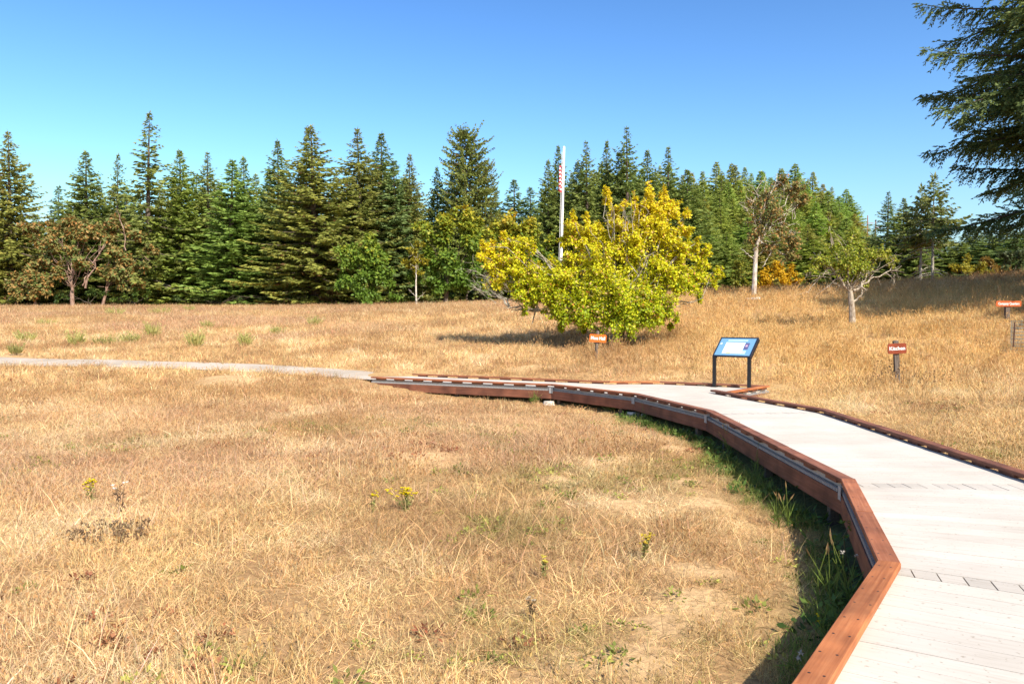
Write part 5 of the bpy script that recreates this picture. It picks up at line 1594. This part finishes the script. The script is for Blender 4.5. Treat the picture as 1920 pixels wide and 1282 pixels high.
def flower_weed(px, py, label, hm, wid, fcol, seed, nfl, stems=6, dead=False, name='flowering_weed', leafc=(.32, .31, .10), fr=.021):
    g = gp(px, py)
    r = np.random.default_rng(seed)
    t = empty(name, g, label, 'weed')
    st = MB(); lf = MB(); fl_ = MB()
    tops = []
    for j in range(stems):
        a = r.uniform(0, 6.28); q = wid * r.random()
        e = np.array([math.cos(a) * q, math.sin(a) * q, hm * r.uniform(.75, 1.05)])
        st.tube([(0, 0, -.03), tuple(e * .5 + r.normal(0, .01, 3)), tuple(e)], [.004, .003, .002], 4, col=(.16, .15, .05) if not dead else (.16, .10, .06))
        tops.append(e)
        n = 10
        u = r.uniform(.1, .9, n)[:, None]; c = e * u
        dv = unit(r.normal(0, 1, (n, 3)) + np.array([0, 0, .4]))
        lf.kites(c, dv, unit(np.cross(dv, rnd_dirs(r, n))), .05 * r.uniform(.5, 1.2, n), .016, np.array(leafc) * r.uniform(.7, 1.3, (n, 1)))
    for j in range(nfl):
        e = tops[j % stems] + r.normal(0, 1, 3) * np.array([.03, .03, .02]) * (hm / .35)
        for k in range(5):
            dv = unit(np.array([[math.cos(k * 1.047), math.sin(k * 1.047), .5 + .4 * r.random()]]))
            fl_.kites(e[None], dv, unit(np.cross(dv, [[0, 0, 1.0]])), fr, fr * .9, np.array(fcol) * r.uniform(.8, 1.1))
    st.obj('stem', M_WEED, t); lf.obj('foliage', M_WEED, t, kind='stuff')
    fl_.obj('flower_heads', M_WEED, t, kind='stuff')
YEL = (.72, .56, .01)
flower_weed(173, 948, 'yellow-flowered weed standing alone at the left of the near meadow', .25, .07, YEL, 1, 40, 6)
flower_weed(762, 962, 'widest yellow-flowered weed in the middle of the near meadow', .24, .20, YEL, 2, 60, 12)
flower_weed(700, 962, 'small yellow-flowered weed left of the widest one', .2, .06, YEL, 3, 12, 3)
flower_weed(1205, 1050, 'pale yellow-flowered weed between the sandy mounds', .2, .12, (.6, .45, .05), 4, 26, 6)
flower_weed(1020, 1085, 'faint yellow weed left of the sandy mounds', .16, .05, (.6, .5, .08), 5, 10, 4)
flower_weed(226, 968, 'dry brown weed with white flower heads at the left of the near meadow', .32, .12, (.80, .74, .64), 6, 5, 5, True, 'dry_weed', (.12, .08, .05), .028)
flower_weed(1000, 1160, 'weed with a pale seed head near the sandy mounds', .18, .05, (.6, .5, .35), 7, 4, 3, True, 'dry_weed', (.2, .14, .07), .02)
# dark dry docks with seed heads near the signs
def dock(px, py, label, hm, wid, seed, n=26, hc=(.07, .045, .03)):
    g = gp(px, py)
    r = np.random.default_rng(seed)
    t = empty('dry_dock', g, label, 'weed', 'dark dry seed-head weeds')
    st = MB(); hd = MB()
    for j in range(n):
        a = r.uniform(0, 6.28); q = wid * math.sqrt(r.random())
        b = np.array([math.cos(a) * q, math.sin(a) * q, -.02]); e = b + np.array([r.normal(0, .12) * hm, r.normal(0, .12) * hm, hm * r.uniform(.5, 1.05)])
        st.tube([b, (b + e) / 2 + r.normal(0, .015, 3), e], [.005, .004, .002], 3, col=(.22, .13, .06))
        for k in range(3):
            p = e - (e - b) * .12 * k + r.normal(0, .012, 3) * (k > 0)
            hd.kites(np.tile(p, (3, 1)), rnd_dirs(r, 3), rnd_dirs(r, 3), .030, .024, hc)
    st.obj('stem', M_WEED, t, kind='stuff'); hd.obj('seed_heads', M_WEED, t, kind='stuff')
dock(1660, 728, 'dark seed-head weeds around the foot of the brick red sign post', .62, .55, 3, 40)
dock(1720, 735, 'dark seed-head weeds just right of the brick red sign post', .48, .6, 4, 22)
dock(1778, 592, 'pale-topped tall dry thistle standing before the long shadow', 1.0, .12, 5, 4)
dock(1860, 585, 'tall dry weeds left of the long red-orange sign', 1.1, .9, 6, 34)
dock(210, 1010, 'matted dark brown dry weed on the left of the near meadow', .13, .34, 7, 70, (.20, .13, .075))
dock(1300, 770, 'dry weeds right behind the middle of the boardwalk', .4, .3, 8, 6) if False else None
# stalks and white seed heads in the shade beside the boardwalk
def stalk(px, py, label, hm, seed, head, name='meadow_stalk', n=5):
    g = gp(px, py)
    r = np.random.default_rng(seed)
    t = empty(name, g, label, 'weed')
    st = MB(); hd = MB(); lf = MB()
    for j in range(n):
        e = np.array([r.normal(0, .12) * hm * 1.6, r.normal(0, .12) * hm, hm * r.uniform(.6, 1.05)])
        b = np.array([r.normal(0, .05), r.normal(0, .05), -.03])
        st.tube([b, (b + e) / 2 + r.normal(0, .02, 3), e], [.0035, .003, .002], 4, col=(.20, .25, .05))
        if head == 'puff':
            m_ = 16 if j < 2 else 0
            hd.kites(np.tile(e, (m_, 1)), rnd_dirs(r, m_), rnd_dirs(r, m_), .022, .012, (.62, .56, .48)) if m_ else None
        elif head == 'yellow':
            hd.kites(np.tile(e, (8, 1)), rnd_dirs(r, 8), rnd_dirs(r, 8), .016, .012, YEL)
        else:
            dv = unit((e - b)[None])
            hd.kites(np.tile(e - (e - b) * .12, (2, 1)), np.tile(dv, (2, 1)), rnd_dirs(r, 2), .10, .016, (.35, .22, .10))
        m_ = 6
        c = b + (e - b) * r.uniform(0, .35, (m_, 1)); dv = unit(r.normal(0, .6, (m_, 3)) + np.array([0, 0, .9]))
        lf.kites(c, dv, unit(np.cross(dv, rnd_dirs(r, m_))), .20 * r.uniform(.5, 1.2, m_), .010, (.16, .22, .045))
    st.obj('stem', M_WEED, t, kind='stuff'); lf.obj('foliage', M_WEED, t, kind='stuff'); hd.obj('seed_heads', M_WEED, t, kind='stuff')
stalk(1560, 1130, 'tall green stalks with a brown head beside the near bend of the boardwalk', .50, 61, 'brown')
stalk(1590, 1120, 'stalk with a white puffy seed head next to the near bend of the boardwalk', .36, 62, 'puff', n=4)
stalk(1500, 1262, 'white puffy seed heads in the bottom corner beside the curb', .14, 63, 'puff', n=3)
stalk(1540, 1200, 'small yellow flower beside the lowest stretch of curb', .18, 64, 'yellow', n=2)
stalk(1470, 985, 'green stalks in the shade by the middle stretch of the boardwalk', .40, 65, 'brown', n=7)
stalk(1420, 890, 'pale flower stalk rising in front of the shaded beam', .42, 66, 'puff', n=4)
stalk(1370, 850, 'green weed leaning over the shaded beam', .45, 67, 'brown', n=6)
stalk(1290, 800, 'small weeds at the far foot of the shaded beam', .34, 68, 'puff', n=8)
stalk(1215, 785, 'white-flowered weeds under the red beam in the middle', .32, 69, 'puff', n=10)
stalk(1150, 770, 'white-flowered weeds left of the beam joint', .26, 70, 'puff', n=10)
stalk(1000, 755, 'thin weeds by the far red beam', .3, 71, 'brown', n=9)
# leafy bramble shoots poking through the curb
def bramble(px, py, z, d, label, seed):
    p = P(px, py, d)
    r = np.random.default_rng(seed)
    base = Vector((p[0] - .05, p[1], gzs(p[0] - .05, p[1])))
    t = empty('bramble_shoot', base, label, 'weed', 'bramble shoots along the boardwalk')
    st = MB(); lf = MB()
    e = np.array([p[0] - base.x, p[1] - base.y, p[2] - base.z])
    st.tube([(0, 0, -.05), tuple(e * .6 + (-.06, 0, .02)), tuple(e)], [.006, .005, .003], 5, col=(.20, .16, .07))
    for k in range(12):
        c = e * r.uniform(.65, 1.05) + r.normal(0, .05, 3)
        dv = unit(r.normal(0, 1, (3, 3)) + np.array([0, 0, .3]))
        lf.kites(np.tile(c, (3, 1)), dv, unit(np.cross(dv, [[0, 0, 1.0]] + .3 * rnd_dirs(r, 3))), .055, .034, np.array([.16, .24, .04]) * r.uniform(.7, 1.3))
    st.obj('stem', M_WEED, t); lf.obj('foliage', M_WEED, t, kind='stuff')
for px, py, ref, lab in [(1600, 975, 6.6, 'bramble shoot at the curb just past the far bend of the near stretch'), (1475, 860, 9.3, 'bramble shoot over the curb in the shaded stretch'), (1520, 885, 8.4, 'bramble shoot leaning on the shaded curb nearest the bend'), (1375, 805, 11.6, 'bramble shoot at the far start of the shaded curb')]:
    q = on_z(px, py, DECK - .1)
    bramble(px, py, 0, q[1] - .05, lab, int(px))
# flat stones beside the boardwalk
for px, py, s, lab in ((1030, 756, .16, 'flat pale stone under the far red beam'), (1187, 778, .15, 'grey stone under the joint of the red beam'), (1210, 781, .12, 'smaller grey stone right of the joint of the red beam')):
    g = gp(px, py); r = np.random.default_rng(int(px))
    mb = MB(); n = 9; a = np.arange(n) * 6.283 / n; q = s * r.uniform(.75, 1.1, n)
    mb.prism([(q[k] * math.cos(a[k]), q[k] * .7 * math.sin(a[k]), -.05) for k in range(n)], [(q[k] * .8 * math.cos(a[k]), q[k] * .55 * math.sin(a[k]), .05) for k in range(n)])
    o = mb.obj('stone', M_STONE, None, g); tag(o, lab, 'stone', 'stones beside the boardwalk')
